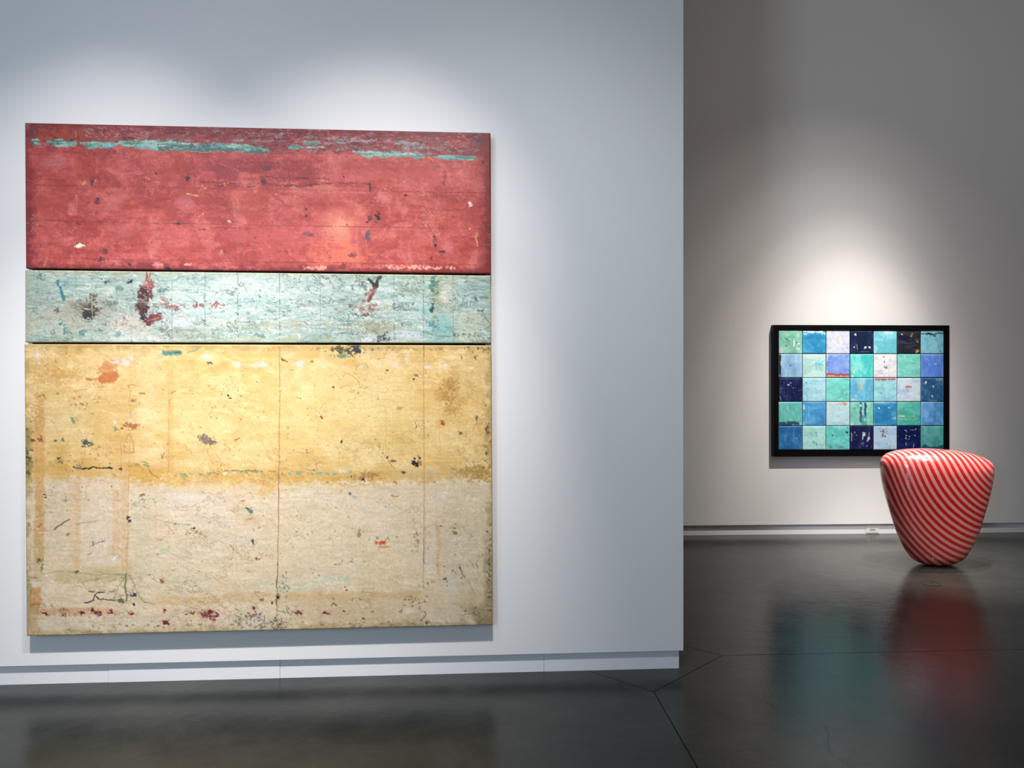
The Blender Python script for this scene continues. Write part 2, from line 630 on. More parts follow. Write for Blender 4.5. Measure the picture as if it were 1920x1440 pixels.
    def ridge(self, sx, sy, wd, col, a, seed, octv=4, patch=45, thr=0.1, warp=0.0, box=None):
        """thin wandering lines along the zero crossings of a noise field"""
        n = NZ.fbm(self.X + warp * self.n14, self.Y + warp * self.n14, sx, sy, octv, seed)
        g = np.hypot(*np.gradient(n)) + 1e-3
        d = np.abs(n) / g                     # distance to the line in grid cells
        m = sstep(wd, wd * 0.3, d)
        m = m * sstep(thr - 0.15, thr + 0.35, NZ.fbm(self.X, self.Y, patch, patch * 0.6, 3, seed + 3))
        if box is not None:
            m = m * sstep(-6, 6, self.X - box[0]) * sstep(6, -6, self.X - box[2]) * sstep(-6, 6, self.Y - box[1]) * sstep(6, -6, self.Y - box[3])
        self.all(a * m, col)

    def edges(self, col, wd, a, rough=0.6):
        s = (slice(None), slice(None))
        H, W = self.X.shape
        dx = np.minimum(self.X - self.X[:, :1], self.X[:, -1:] - self.X)
        dy = np.minimum(self.Y - self.Y[:1], self.Y[-1:] - self.Y)
        d = np.minimum(dx, dy)
        m = sstep(wd, 0, d + wd * rough * self.n14)
        self.mix(s, a * m, col)


GAIN_BIG = 0.83
GAIN_SMALL = 1.15


def grid_panel(name, plane, quad, out_front, thick, step, painter, gain, parent, mat, edge=0.004, side=(60, 30, 28), relief=0.0012):
    """a slab whose front is a fine grid carrying the paint; quad = TL, TR, BR, BL"""
    P = [plane.local(plane.hit(*q, off=out_front)) for q in quad]
    wpx = quad[1][0] - quad[0][0]; hpx = quad[3][1] - quad[0][1]
    W = max(8, int(wpx / step)); H = max(8, int(hpx / step))
    u = np.linspace(0, 1, W)[None, :]; v = np.linspace(0, 1, H)[:, None]
    def bil(a, b, c, d):
        return (a * (1 - u) + b * u) * (1 - v) + (d * (1 - u) + c * u) * v
    X = bil(*[q[0] for q in quad]); Y = bil(*[q[1] for q in quad])
    cv = painter(X, Y)
    C = np.clip(cv.C, 0, 255)
    colr = np.clip(lin(C) * gain, 0.0, 0.93)
    lx = bil(*[p.x for p in P]); lz = bil(*[p.z for p in P])
    # rounded arris and a little relief from the paint layers
    wm = abs(P[1].x - P[0].x); hm = abs(P[0].z - P[3].z)
    ed = np.minimum(np.minimum(u, 1 - u) * wm, np.minimum(v, 1 - v) * hm)
    t = np.clip(1 - ed / edge, 0, 1)
    drop = edge * (1 - np.sqrt(np.clip(1 - t * t, 0, 1)))
    lum = C.mean(-1) / 255.0
    ly = -out_front + drop - relief * (lum - 0.5) + 0 * lx
    n = W * H
    Vt = np.stack([lx.ravel(), ly.ravel(), lz.ravel()], 1)
    idx = np.arange(n).reshape(H, W)
    q = np.stack([idx[:-1, :-1].ravel(), idx[1:, :-1].ravel(), idx[1:, 1:].ravel(), idx[:-1, 1:].ravel()], 1)
    rim = np.concatenate([idx[0, :], idx[1:, -1], idx[-1, -2::-1], idx[-2:0:-1, 0]])
    back = Vt[rim].copy(); back[:, 1] = -out_front + thick
    m = len(rim)
    bi = n + np.arange(m)
    rim2 = np.roll(rim, -1); bi2 = np.roll(bi, -1)
    q2 = np.stack([rim, rim2, bi2, bi], 1)
    Vt = np.concatenate([Vt, back])
    quads = np.concatenate([q, q2])
    me = bpy.data.meshes.new(name)
    nf = len(quads)
    me.vertices.add(len(Vt)); me.vertices.foreach_set('co', Vt.astype(np.float32).ravel())
    loops = np.concatenate([quads.ravel(), bi])
    me.loops.add(len(loops)); me.loops.foreach_set('vertex_index', loops.astype(np.int32))
    me.polygons.add(nf + 1)
    st = np.concatenate([np.arange(nf) * 4, [nf * 4]])
    tt = np.concatenate([np.full(nf, 4), [m]])
    me.polygons.foreach_set('loop_start', st.astype(np.int32))
    me.polygons.foreach_set('loop_total', tt.astype(np.int32))
    sm = np.zeros(nf + 1, bool); sm[:len(q)] = True
    me.polygons.foreach_set('use_smooth', sm)
    me.update(calc_edges=True)
    at = me.color_attributes.new('paint', 'FLOAT_COLOR', 'POINT')
    cc = np.ones((len(Vt), 4), np.float32)
    cc[:n, :3] = colr.reshape(-1, 3)
    cc[n:, :3] = lin(side)
    at.data.foreach_set('color', cc.ravel())
    me.materials.append(mat)
    return link(bpy.data.objects.new(name, me), parent)


# ------------------------------------------------------------------ the large painting
def lerp_row(x, yl, yr, xl=47, xr=920):
    return yl + (yr - yl) * (x - xl) / (xr - xl)


def paint_red(X, Y):
    c = Canvas(X, Y, (176, 76, 68))
    c.all(sstep(-0.2, 0.7, c.n40) * 0.5, (196, 92, 88))
    c.all(sstep(0.1, 0.8, -c.n40) * 0.45, (160, 62, 58))
    c.all(sstep(0.0, 0.7, c.hh) * 0.35, (196, 88, 84))
    c.all(sstep(0.15, 0.8, -c.hh) * 0.35, (158, 58, 58))
    c.all(sstep(0.1, 0.9, NZ.fbm(c.X, c.Y, 30, 24, 4, 21)) * 0.4, (204, 104, 100))
    c.all(sstep(0.25, 0.9, NZ.fbm(c.X, c.Y, 22, 18, 5, 33)) * 0.35, (192, 82, 62))
    w0 = NZ.fbm(c.X + 20 * c.n40, c.Y + 16 * c.n40, 48, 34, 5, 27)
    c.all(sstep(0.1, 0.6, w0) * 0.5, (206, 112, 106))
    c.all(sstep(0.15, 0.7, -w0) * 0.45, (150, 54, 52))
    c.all(sstep(0.35, 0.8, NZ.fbm(c.X, c.Y, 26, 40, 5, 29)) * 0.4, (216, 134, 126))
    # curling brush arcs
    w1 = NZ.fbm(c.X + 14 * c.n40, c.Y + 14 * c.n14, 16, 8, 5, 41)
    c.all(sstep(0.35, 0.6, w1) * 0.25, (212, 122, 116))
    c.all(sstep(0.4, 0.7, -w1) * 0.28, (146, 54, 54))
    # top: darker overpainted band above the turquoise flakes
    top = lerp_row(c.X, 262, 296)
    m = sstep(8, -6, c.Y - top + 5 * c.n14)
    c.all(m * 0.75, (132, 62, 62))
    c.all(m * sstep(0.0, 0.6, c.h) * 0.5, (118, 74, 80))
    c.all(m * sstep(0.35, 0.6, NZ.fbm(c.X, c.Y, 14, 4, 4, 52)) * 0.5, (150, 122, 128))
    c.all(m * sstep(0.2, 0.6, -c.h) * 0.45, (104, 42, 44))
    c.rect(66, 234, 160, 262, (160, 66, 44), 0.75, 5, 5)
    c.rect(150, 236, 215, 262, (140, 66, 62), 0.5, 5, 5)
    for x, y, rx, ry in ((365, 261, 12, 4), (392, 263, 8, 4), (548, 262, 13, 3.5), (700, 268, 7, 4), (728, 270, 8, 5), (617, 256, 14, 6), (860, 262, 30, 9)):
        c.blob(x, y, rx, ry, (172, 60, 52), 0.85, 2, 0.4)
    c.blob(895, 262, 14, 11, (86, 62, 70), 0.75, 0, 0.5, 0.3)
    c.blob(60, 245, 10, 12, (104, 60, 70), 0.6, 0, 0.5, 0.4)
    c.blob(53, 262, 8, 14, (120, 58, 62), 0.5)
    # dark mauve shading of older paint left of centre
    c.blob(440, 315, 90, 20, (140, 54, 58), 0.7, 2, 0.5, 0.5)
    c.blob(540, 322, 60, 18, (146, 56, 60), 0.6, 3, 0.5, 0.5)
    c.blob(700, 315, 70, 14, (160, 66, 66), 0.5, 3, 0.5, 0.5)
    c.blob(250, 300, 70, 16, (174, 74, 76), 0.4, 0, 0.6, 0.5)
    # chalky pale areas
    for x, y, rx, ry, cl, a in ((632, 430, 42, 40, (222, 124, 108), 0.6), (630, 428, 24, 28, (232, 148, 120), 0.6), (632, 422, 10, 16, (238, 164, 132), 0.5),
                                (604, 478, 48, 26, (220, 112, 92), 0.75), (654, 482, 26, 20, (222, 118, 92), 0.6),
                                (710, 370, 12, 10, (216, 122, 120), 0.8), (835, 462, 12, 10, (212, 118, 122), 0.8), (722, 376, 8, 8, (212, 118, 116), .6),
                                (100, 305, 24, 12, (190, 112, 112), 0.6), (206, 380, 14, 14, (208, 118, 116), 0.5),
                                (335, 382, 16, 16, (206, 116, 120), 0.6), (225, 428, 26, 18, (206, 112, 112), 0.5),
                                (320, 440, 45, 22, (206, 106, 102), 0.5), (440, 370, 26, 12, (214, 108, 96), 0.5),
                                (470, 440, 60, 12, (210, 104, 102), 0.4), (560, 440, 40, 20, (200, 96, 92), 0.4), (80, 380, 30, 40, (188, 82, 74), 0.4),
                                (665, 330, 50, 12, (212, 108, 108), 0.45), (800, 330, 60, 18, (200, 98, 98), 0.4),
                                (640, 360, 60, 8, (216, 120, 116), 0.5), (530, 368, 22, 10, (206, 98, 92), 0.5), (450, 328, 12, 5, (222, 112, 92), .6), (470, 330, 12, 4, (220, 112, 96), .6)):
        c.blob(x, y, rx, ry, cl, a, 0, 0.55, 0.55)
    c.rect(594, 468, 645, 494, (218, 116, 92), 0.5, 2, 2)
    # edges worn dark
    c.edges((112, 40, 44), 16, 0.75)
    c.rect(902, 245, 925, 520, (126, 46, 44), 0.65, 12, 6)
    c.rect(40, 300, 64, 510, (130, 46, 48), 0.5, 8, 6)
    # turquoise flaking strip
    T = (118, 166, 152); TD = (76, 110, 104); TL = (150, 192, 174); TB = (96, 158, 168)
    segs = [([(60, 262), (74, 262)], [(60, 272), (75, 274)]),
            ([(84, 265), (105, 262), (138, 263), (141, 268)], [(84, 266), (105, 275), (138, 276), (141, 270)]),
            ([(147, 267), (170, 265), (205, 268), (218, 266), (232, 262), (300, 263), (330, 265), (352, 270), (400, 268), (450, 270), (496, 278)],
             [(147, 270), (160, 278), (200, 277), (216, 270), (240, 277), (265, 279), (290, 284), (330, 281), (370, 285), (420, 284), (460, 286), (496, 288)]),
            ([(530, 273), (548, 272), (560, 273)], [(530, 278), (548, 279), (560, 277)]), ([(562, 264), (592, 262)], [(562, 272), (592, 271)]), ([(566, 275), (600, 274)], [(566, 279), (600, 278)]),
            ([(654, 282), (700, 284), (740, 284), (794, 290)], [(656, 286), (684, 297), (694, 293), (712, 296), (730, 294), (760, 292), (775, 298), (794, 295)]),
            ([(806, 294), (850, 290), (892, 293)], [(806, 295), (838, 300), (886, 300), (892, 294)])]
    for tp, bt in segs:
        s, m = c.band(tp, bt, T, 0.97, 1.6, 0.8)
        c.mix(s, m * sstep(0.1, 0.5, c.h[s]) * 0.8, TL)
        c.mix(s, m * sstep(0.15, 0.5, -c.h[s] + 0.3 * c.n3[s]) * 0.75, TD)
        c.mix(s, m * sstep(0.2, 0.6, c.n14[s]) * 0.6, TB)
    c.band([(290, 276), (400, 276), (496, 283)], [(290, 284), (400, 284), (496, 289)], (62, 86, 82), 0.8, 1.5, 0.8, 0.05)
    c.band([(560, 262), (640, 270), (700, 272), (800, 280)], [(560, 272), (640, 278), (700, 280), (800, 286)], (128, 140, 148), 0.7, 2, 1, 0.3)
    c.band([(430, 256), (560, 252), (660, 258), (800, 268)], [(430, 266), (560, 272), (660, 276), (800, 282)], (140, 160, 162), 0.6, 2, 1, 0.42)
    for p in (((668, 285), (720, 288)), ((735, 286), (775, 291)), ((810, 293), (850, 296)), ((850, 295), (886, 295)), ((690, 290), (708, 292))):
        c.line(p, 1.2, (206, 208, 186), 0.8, 1)
    c.line([(796, 291), (808, 301)], 2.2, (208, 142, 92), 0.9, 0.8)
    # flecks above the strip
    r = np.random.RandomState(3)
    for k in range(75):
        x = 150 + r.rand() * 720; y = lerp_row(x, 236, 256) + r.rand() * 26
        c.blob(x, y, 1.2 + r.rand() * 3.5, 0.7 + r.rand() * 1.1, (186, 172, 172), 0.5, r.randn() * 20, 0.7, 0.3)
    for k in range(30):
        x = 420 + r.rand() * 420; y = lerp_row(x, 250, 268) + r.rand() * 22
        c.blob(x, y, 2 + r.rand() * 6, 1 + r.rand() * 1.6, (128, 164, 160), 0.6, r.randn() * 15, 0.8, 0.3)
    for k in range(40):
        x = 100 + r.rand() * 800; y = lerp_row(x, 234, 254) + r.rand() * 34
        c.blob(x, y, 2 + r.rand() * 7, 0.8 + r.rand() * 1.5, (80, 38, 44), 0.55, r.randn() * 12, 0.8, 0.3)
    # scored horizontal lines
    for yl, yr, a in ((283, 290, .15), (347, 362, .6), (413, 430, .6), (483, 497, .7)):
        c.line([(47, yl), (300, lerp_row(300, yl, yr) + .6), (600, lerp_row(600, yl, yr) + .6), (920, yr)], 0.9, (112, 36, 38), a, 0.4, 0.05)
    c.line([(262, 487), (262, 505)], 0.8, (110, 40, 40), 0.5)
    c.line([(160, 300), (176, 328), (184, 340)], 1.0, (140, 50, 50), 0.4, 1.5)
    # long dark tear
    for p in (((365, 341), (400, 342), (440, 345), (480, 343), (520, 348), (560, 349), (600, 345), (645, 344), (690, 345)),
              ((395, 349), (430, 350), (470, 349)), ((480, 331), (520, 334), (560, 335), (610, 336)), ((387, 428), (415, 428), (445, 427))):
        c.line(p, 2.0, (92, 42, 52), 0.75, 2.2, 0.12)
    c.line([(400, 338), (440, 341), (480, 341), (530, 346)], 2.5, (176, 112, 122), 0.6, 2.5, 0.15)
    for p in (((560, 352), (620, 352)), ((500, 356), (580, 362)), ((430, 358), (470, 362)), ((590, 357), (650, 361))):
        c.line(p, 2.5, (218, 132, 124), 0.45, 2, 0.2)
    # chips, nail holes and scars
    D = (66, 46, 48)
    for x, y, rx, ry, cl in ((168, 342, 2.5, 4.5, D), (177, 376, 4, 5, (86, 62, 58)), (345, 333, 3, 5, D), (490, 315, 9, 6, (104, 58, 64)), (487, 340, 5, 5, (90, 52, 60)),
                             (192, 471, 6, 6, (100, 58, 56)), (186, 486, 6, 4, (96, 46, 52)), (308, 503, 5, 3, (30, 28, 36)), (237, 496, 3, 2, D), (330, 419, 6, 2, (60, 50, 66)),
                             (688, 352, 3, 7, (62, 54, 62)), (702, 406, 4, 6, (40, 30, 38)), (688, 410, 4, 3.5, (70, 56, 70)), (683, 417, 3, 2, (48, 20, 28)), (698, 417, 4, 1.6, (84, 58, 66)),
                             (683, 444, 5, 8, (96, 84, 96)), (566, 403, 2.5, 4, (84, 50, 60)), (566, 393, 1.5, 2.5, D), (637, 331, 1.5, 2, D), (689, 380, 1.2, 2, D), (709, 460, 2, 1, D),
                             (812, 448, 3, 7, (100, 56, 62)), (813, 460, 2.5, 2.5, (40, 28, 34)), (825, 472, 5, 2.5, (58, 34, 50)), (804, 485, 3, 5, (120, 50, 54)),
                             (572, 440, 9, 5, (138, 70, 76)), (653, 478, 7, 4, (128, 70, 72)), (637, 498, 4, 4, (110, 60, 62)), (755, 366, 3, 2, (60, 38, 40)), (817, 314, 5, 4, (128, 84, 86)),
                             (286, 325, 2, 2, D), (143, 420, 2, 1.5, D), (372, 430, 7, 2, (126, 66, 76)), (150, 414, 2, 1, D), (436, 350, 5, 3, (130, 70, 76)), (905, 305, 2, 3, (90, 34, 36)), (56, 420, 6, 12, (130, 62, 60)), (830, 335, 3, 10, (150, 66, 66))):
        c.blob(x, y, rx, ry, cl, 0.9, 0, 0.5, 0.25)
    c.line([(798, 418), (804, 432), (812, 442), (816, 455)], 1.5, (90, 48, 56), 0.7, 2, 0.1)
    c.line([(785, 430), (796, 442), (808, 446)], 1.2, (110, 58, 62), 0.6, 2, 0.15)
    c.line([(510, 372), (525, 380)], 3, (120, 66, 72), 0.6, 2)
    c.line([(404, 468), (402, 472), (408, 476), (416, 472), (408, 466)], 1.0, (90, 40, 44), 0.8, 1)
    c.blob(407, 473, 4, 4, (222, 140, 128), 0.6)
    c.line([(172, 488), (190, 482), (192, 492)], 1.0, (80, 34, 42), 0.8, 2)
    # white chips
    c.blob(146, 461, 7, 5, (236, 226, 208), 0.98, -30, 0.4, 0.15)
    c.line([(139, 456), (146, 455), (153, 456)], 1.2, (84, 40, 38), 0.7)
    c.blob(880, 382, 3, 6, (236, 214, 208), 0.95, -20, 0.4, 0.15)
    c.blob(422, 415, 2.5, 3, (236, 218, 206), 0.9)
    c.blob(510, 364, 1.8, 1.8, (240, 214, 180), 0.9)
    c.blob(345, 496, 6, 2.5, (232, 170, 158), 0.9)
    c.blob(292, 496, 9, 2.5, (226, 152, 142), 0.7)
    c.line([(893, 438), (891, 446), (895, 462)], 3.0, (206, 152, 92), 0.95, 1.2)
    c.line([(86, 484), (82, 500)], 2.6, (186, 124, 90), 0.9, 1)
    c.line([(138, 246), (139, 256)], 1.6, (190, 132, 70), 0.8, 1)
    c.line([(343, 363), (364, 367)], 1.8, (240, 190, 126), 0.9, 1.2)
    r = np.random.RandomState(8)
    for x, y, n in ((154, 342, 9), (178, 342, 5), (268, 334, 9), (140, 368, 5), (412, 345, 6), (376, 352, 4), (498, 372, 5), (366, 404, 4), (825, 410, 5), (720, 350, 4), (880, 430, 5), (530, 380, 4)):
        c.specks(x, y, 8, 5, n, (236, 164, 96), 1.1, 0.85, 5)
    for x, y, rx in ((722, 500, 9), (745, 502, 12), (775, 501, 16), (796, 503, 6), (817, 502, 9), (842, 503, 7), (570, 502, 8), (595, 502, 8)):
        c.blob(x, y, rx, 3.2, (234, 174, 148), 0.85, 0, 0.7, 0.2)
    c.specks(60, 430, 8, 40, 14, (224, 176, 158), 1.0, 0.7, 9)
    c.specks(480, 430, 380, 60, 70, (112, 46, 50), 0.9, 0.6, 14, 1.5)
    c.specks(480, 380, 380, 90, 60, (222, 140, 124), 0.9, 0.55, 15, 1.6)
    c.scratches(90, 30, (132, 50, 50), 0.4, 2, None, 0, 18)
    c.scratches(60, 26, (218, 130, 120), 0.4, 4, None, 0, 30)
    c.scratches(26, 40, (138, 52, 54), 0.35, 6, (700, 330, 900, 480), 60, 15)
    c.ridge(60, 22, 0.8, (118, 42, 46), 0.5, 201, 5, 60, 0.15, 6)
    c.ridge(34, 12, 0.8, (222, 132, 122), 0.45, 207, 5, 40, 0.25, 6)
    c.ridge(26, 30, 0.7, (132, 50, 52), 0.45, 213, 5, 70, 0.3, 8)
    c.ridge(18, 6, 0.9, (196, 176, 176), 0.55, 219, 4, 26, 0.3, 2, (150, 236, 880, 288))
    c.ridge(16, 5, 0.9, (74, 34, 40), 0.6, 223, 4, 30, 0.1, 2, (60, 236, 900, 290))
    c.C *= (1.07 * (1 + 0.05 * c.n3 + 0.04 * c.h + 0.03 * c.n6))[..., None]
    c.rect(40, 499, 930, 520, (112, 34, 40), 0.0)
    return c


def paint_teal(X, Y):
    c = Canvas(X, Y, (192, 212, 200))
    c.all(sstep(-0.3, 0.6, c.hh) * 0.6, (160, 196, 186))
    c.all(sstep(0.0, 0.6, c.h) * 0.55, (216, 226, 214))
    c.all(sstep(0.1, 0.7, -c.n40) * 0.45, (204, 206, 184))
    c.all(sstep(0.15, 0.6, NZ.fbm(c.X, c.Y, 40, 5, 5, 61)) * 0.5, (150, 192, 186))
    c.all(sstep(0.3, 0.6, NZ.fbm(c.X, c.Y, 16, 3.2, 4, 66)) * 0.55, (128, 160, 150))
    c.all(sstep(0.3, 0.65, NZ.fbm(c.X, c.Y, 18, 4, 4, 71)) * 0.55, (234, 238, 228))
    c.edges((176, 184, 146), 14, 0.7)
    c.rect(38, 505, 84, 645, (166, 182, 158), 0.45, 12, 8)
    c.rect(300, 505, 620, 600, (214, 228, 220), 0.35, 20, 12)
    c.blob(120, 590, 45, 24, (178, 172, 146), 0.75, 0, 0.6, 0.5)
    c.blob(85, 600, 40, 30, (206, 210, 186), 0.5, 0, 0.6, 0.5)
    c.blob(175, 575, 40, 18, (160, 150, 126), 0.55, 0, 0.6, 0.5)
    c.blob(150, 610, 50, 18, (196, 198, 176), 0.5, 0, 0.6, 0.5)
    c.blob(355, 560, 60, 34, (202, 222, 214), 0.5, 0, 0.6, 0.5)
    c.blob(340, 625, 50, 12, (170, 176, 152), 0.7, 0, 0.6, 0.5)
    c.blob(235, 610, 40, 22, (212, 204, 188), 0.7, 0, 0.6, 0.5)
    c.blob(250, 636, 60, 8, (228, 230, 224), 0.8, 0, 0.6, 0.4)
    c.blob(330, 606, 40, 8, (214, 222, 234), 0.75, 3, 0.6, 0.4)
    c.blob(480, 540, 110, 20, (222, 232, 224), 0.5, 0, 0.6, 0.5)
    c.blob(500, 612, 120, 8, (196, 200, 170), 0.6, 0, 0.6, 0.5)
    c.blob(470, 565, 40, 4, (140, 190, 186), 0.5, 0, 0.7, 0.4)
    c.blob(700, 615, 40, 10, (178, 170, 132), 0.75, 0, 0.7, 0.5)
    c.blob(690, 640, 38, 8, (230, 232, 230), 0.85, 0, 0.6, 0.4)
    c.blob(770, 628, 34, 7, (222, 224, 234), 0.85, 5, 0.6, 0.4)
    c.blob(825, 600, 34, 38, (150, 206, 200), 0.6, 0, 0.6, 0.5)
    c.rect(796, 600, 846, 642, (134, 196, 192), 0.5, 6, 6)
    c.blob(815, 555, 9, 36, (164, 164, 124), 0.7, 0, 0.7, 0.4)
    c.blob(836, 560, 12, 24, (222, 212, 180), 0.7, 0, 0.6, 0.4)
    c.blob(880, 610, 30, 26, (210, 208, 176), 0.6, 0, 0.6, 0.5)
    c.blob(884, 545, 34, 14, (164, 196, 186), 0.5, 0, 0.6, 0.5)
    c.blob(770, 545, 26, 8, (150, 176, 146), 0.6, 0, 0.7, 0.5)
    c.blob(755, 560, 24, 8, (222, 230, 222), 0.6, 0, 0.6, 0.5)
    # ruled vertical lines
    for x, a, wv in ((140, .25, .9), (168, .35, 1), (241, .45, 1), (281, .25, .9), (315.6, .55, 1), (377, .6, 1.1), (438, .7, 1.1), (516, .75, 1.1),
                     (593.5, .5, 1), (733.5, .6, 1.3), (790, .85, 1.4), (847, .6, 1), (810, .2, 1)):
        c.line([(x, 506), (x - .4, 560), (x + .4, 645)], wv, (84, 116, 104), a, 0.5, 0.02)
    for x, y in ((516, 600), (516, 512)):
        c.line([(x - 22, y - 20), (x, y), (x + 20, y - 18)], 1.2, (110, 140, 130), 0.6, 1.2, 0.1)
    # dark stain left
    c.blob(163, 582, 13, 15, (72, 62, 52), 0.9, 10, 0.6, 0.35)
    c.blob(160, 590, 8, 10, (48, 42, 38), 0.8, 10, 0.6, 0.3)
    c.blob(171, 557, 6, 9, (90, 78, 66), 0.85, 20, 0.6, 0.3)
    c.blob(150, 570, 12, 8, (150, 124, 104), 0.6, 0, 0.7, 0.4)
    c.line([(168, 553), (169, 590)], 1.6, (214, 208, 186), 0.8, 0.5)
    c.line([(155, 579), (165, 581)], 2, (226, 222, 204), 0.8, 0.6)
    c.blob(105, 582, 4, 5, (100, 100, 110), 0.8, 30)
    c.line([(107, 582), (120, 584)], 1, (90, 90, 84), 0.7)
    # turquoise dabs
    for p in (((106, 526), (106, 534)), ((110, 538), (114, 552), (118, 562))):
        c.line(p, 5, (54, 132, 140), 0.9, 1.8)
    for x, y, rx, ry, r_ in ((218, 541, 7, 5, 0), (183, 620, 5, 2, 15), (150, 624, 5, 5, 60), (119, 617, 3, 8, 0), (112, 606, 3, 6, 0), (76, 519, 6, 4, 0), (292, 545, 3, 6, -40),
                             (427, 553, 3, 4, 0), (215, 627, 5, 6, 0), (480, 629, 10, 3, 5), (300, 545, 8, 3, 0), (655, 542, 3, 2, 0), (668, 527, 5, 4, 20), (678, 540, 7, 3.5, 30), (807, 530, 5, 12, 15), (806, 609, 8, 5, 30)):
        c.blob(x, y, rx, ry, (82, 140, 138), 0.75, r_, 0.6, 0.3)
    # oxblood stain
    M1 = (86, 38, 38); M2 = (150, 60, 56)
    c.line([(269, 508), (269, 520), (266, 528)], 3.5, (166, 82, 68), 0.9, 1.2)
    c.line([(277, 508), (274, 518), (270, 528)], 2.5, (176, 96, 72), 0.85, 1.2)
    c.blob(271, 533, 9, 8, (170, 76, 74), 0.92, 0, 0.5, 0.2)
    c.blob(266, 531, 4, 3, (224, 140, 140), 0.9, 0, 0.5, 0.3)
    c.line([(281, 525), (279, 540), (270, 544)], 1.6, (170, 60, 56), 0.8, 1)
    c.rect(253, 544, 270, 586, M1, 0.97, 1.5, 6)
    c.blob(262, 552, 9, 11, M1, 0.97, 0, 0.6, 0.15)
    c.blob(260, 578, 10, 9, (80, 32, 36), 0.95, 0, 0.6, 0.15)
    c.rect(255, 586, 266, 600, (44, 34, 40), 0.95, 1.5, 3)
    c.blob(275, 552, 5, 8, (120, 56, 56), 0.9, -15, 0.5, 0.2)
    c.specks(258, 565, 14, 30, 22, (130, 70, 62), 1.8, 0.8, 3)
    c.blob(284, 596, 16, 7, (146, 52, 50), 0.95, -14, 0.4, 0.12)
    c.blob(272, 603, 9, 8, (110, 44, 48), 0.95, 0, 0.4, 0.15)
    c.line([(270, 602), (285, 598), (299, 593)], 1.2, (222, 160, 148), 0.8, 0.6)
    c.line([(276, 606), (292, 601)], 1.0, (230, 190, 176), 0.7, 0.6)
    for x, y, rx, ry in ((300, 562, 5, 8), (302, 570, 6, 4), (319, 575, 10, 5), (335, 573, 6, 2), (360, 573, 5, 3), (372, 572, 4, 3), (391, 573, 6, 3), (399, 571, 4, 4), (410, 572, 5, 2), (284, 572, 5, 3)):
        c.blob(x, y, rx, ry, (176, 92, 90), 0.75, 0, 0.8, 0.3)
    c.specks(330, 572, 60, 8, 30, (150, 80, 84), 1.4, 0.7, 4)
    c.specks(205, 603, 60, 12, 26, (170, 120, 110), 2.2, 0.55, 5, 1.6)
    c.specks(240, 612, 40, 14, 22, (214, 184, 170), 2.4, 0.7, 6)
    c.blob(303, 622, 8, 7, (112, 104, 104), 0.7, 40, 0.6, 0.4)
    c.blob(310, 628, 4, 8, (132, 128, 128), 0.6, -30, 0.6, 0.4)
    # right-hand flower of red and black
    c.line([(686, 524), (694, 530), (696, 540)], 3.5, (52, 38, 34), 0.9, 2.2)
    c.line([(706, 518), (702, 530), (698, 542)], 7, (50, 40, 36), 0.92, 3)
    c.line([(699, 540), (692, 552), (686, 562)], 7, (140, 62, 54), 0.9, 3)
    c.line([(680, 552), (692, 546)], 5, (168, 84, 74), 0.85, 2)
    c.blob(688, 546, 4, 5, (196, 150, 138), 0.6)
    c.blob(672, 529, 3.5, 5, (198, 100, 66), 0.9)
    c.specks(675, 580, 22, 14, 34, (146, 76, 66), 2.4, 0.85, 7)
    c.blob(678, 591, 9, 3, (128, 54, 52), 0.9, -10, 0.7, 0.2)
    c.specks(674, 578, 16, 10, 22, (206, 180, 158), 2.0, 0.8, 8)
    c.specks(720, 577, 30, 6, 14, (150, 88, 92), 1.2, 0.7, 9, 1.6)
    c.blob(697, 572, 4, 3, (170, 86, 70), 0.8)
    c.specks(712, 636, 18, 10, 34, (66, 66, 66), 1.8, 0.8, 10)
    c.specks(690, 637, 24, 7, 14, (240, 240, 238), 2.2, 0.8, 11)
    c.blob(694, 638, 5, 2.5, (110, 160, 180), 0.8, -15)
    c.specks(757, 572, 18, 8, 14, (66, 72, 72), 1.3, 0.8, 12)
    c.specks(806, 578, 8, 12, 16, (52, 76, 76), 1.8, 0.8, 13)
    c.specks(812, 540, 8, 26, 20, (84, 124, 104), 2.2, 0.6, 14)
    c.line([(855, 550), (861, 558), (866, 566), (860, 573)], 3.2, (122, 134, 126), 0.75, 2, 0.1)
    c.blob(891, 561, 3, 3, (84, 92, 90), 0.85)
    c.rect(898, 556, 914, 561, (110, 124, 118), 0.6, 2, 2)
    c.specks(905, 585, 18, 5, 8, (96, 100, 100), 1.2, 0.7, 15)
    c.specks(880, 630, 50, 6, 20, (84, 84, 78), 1.5, 0.75, 16, 1.4)
    c.line([(795, 622), (812, 630), (850, 631), (870, 631)], 1.6, (128, 118, 80), 0.8, 0.8, 0.05)
    c.line([(800, 644), (815, 636), (830, 633)], 1.2, (100, 120, 110), 0.6, 0.8)
    c.specks(235, 528, 8, 4, 6, (32, 34, 48), 2.2, 0.9, 17)
    c.specks(192, 529, 9, 6, 9, (66, 60, 74), 1.6, 0.85, 18)
    for x, y in ((606, 604), (545, 602), (636, 602), (674, 603)):
        c.blob(x, y, 5, 2, (206, 172, 140), 0.75, 8)
    c.blob(553, 631, 1.5, 4, (250, 250, 248), 0.95)
    c.specks(480, 575, 420, 55, 170, (92, 116, 110), 1.0, 0.6, 19, 2.0)
    c.specks(480, 575, 420, 60, 90, (60, 76, 76), 0.9, 0.65, 20, 1.2)
    c.specks(480, 575, 420, 60, 90, (238, 240, 232), 1.2, 0.6, 21, 2.4)
    c.scratches(190, 34, (112, 148, 140), 0.55, 22, None, 0, 8)
    c.scratches(110, 30, (236, 240, 230), 0.5, 23, None, 2, 10)
    c.scratches(40, 24, (96, 120, 112), 0.5, 24, None, 60, 40)
    c.scratches(60, 40, (110, 150, 146), 0.55, 25, (60, 515, 330, 640), 3, 10)
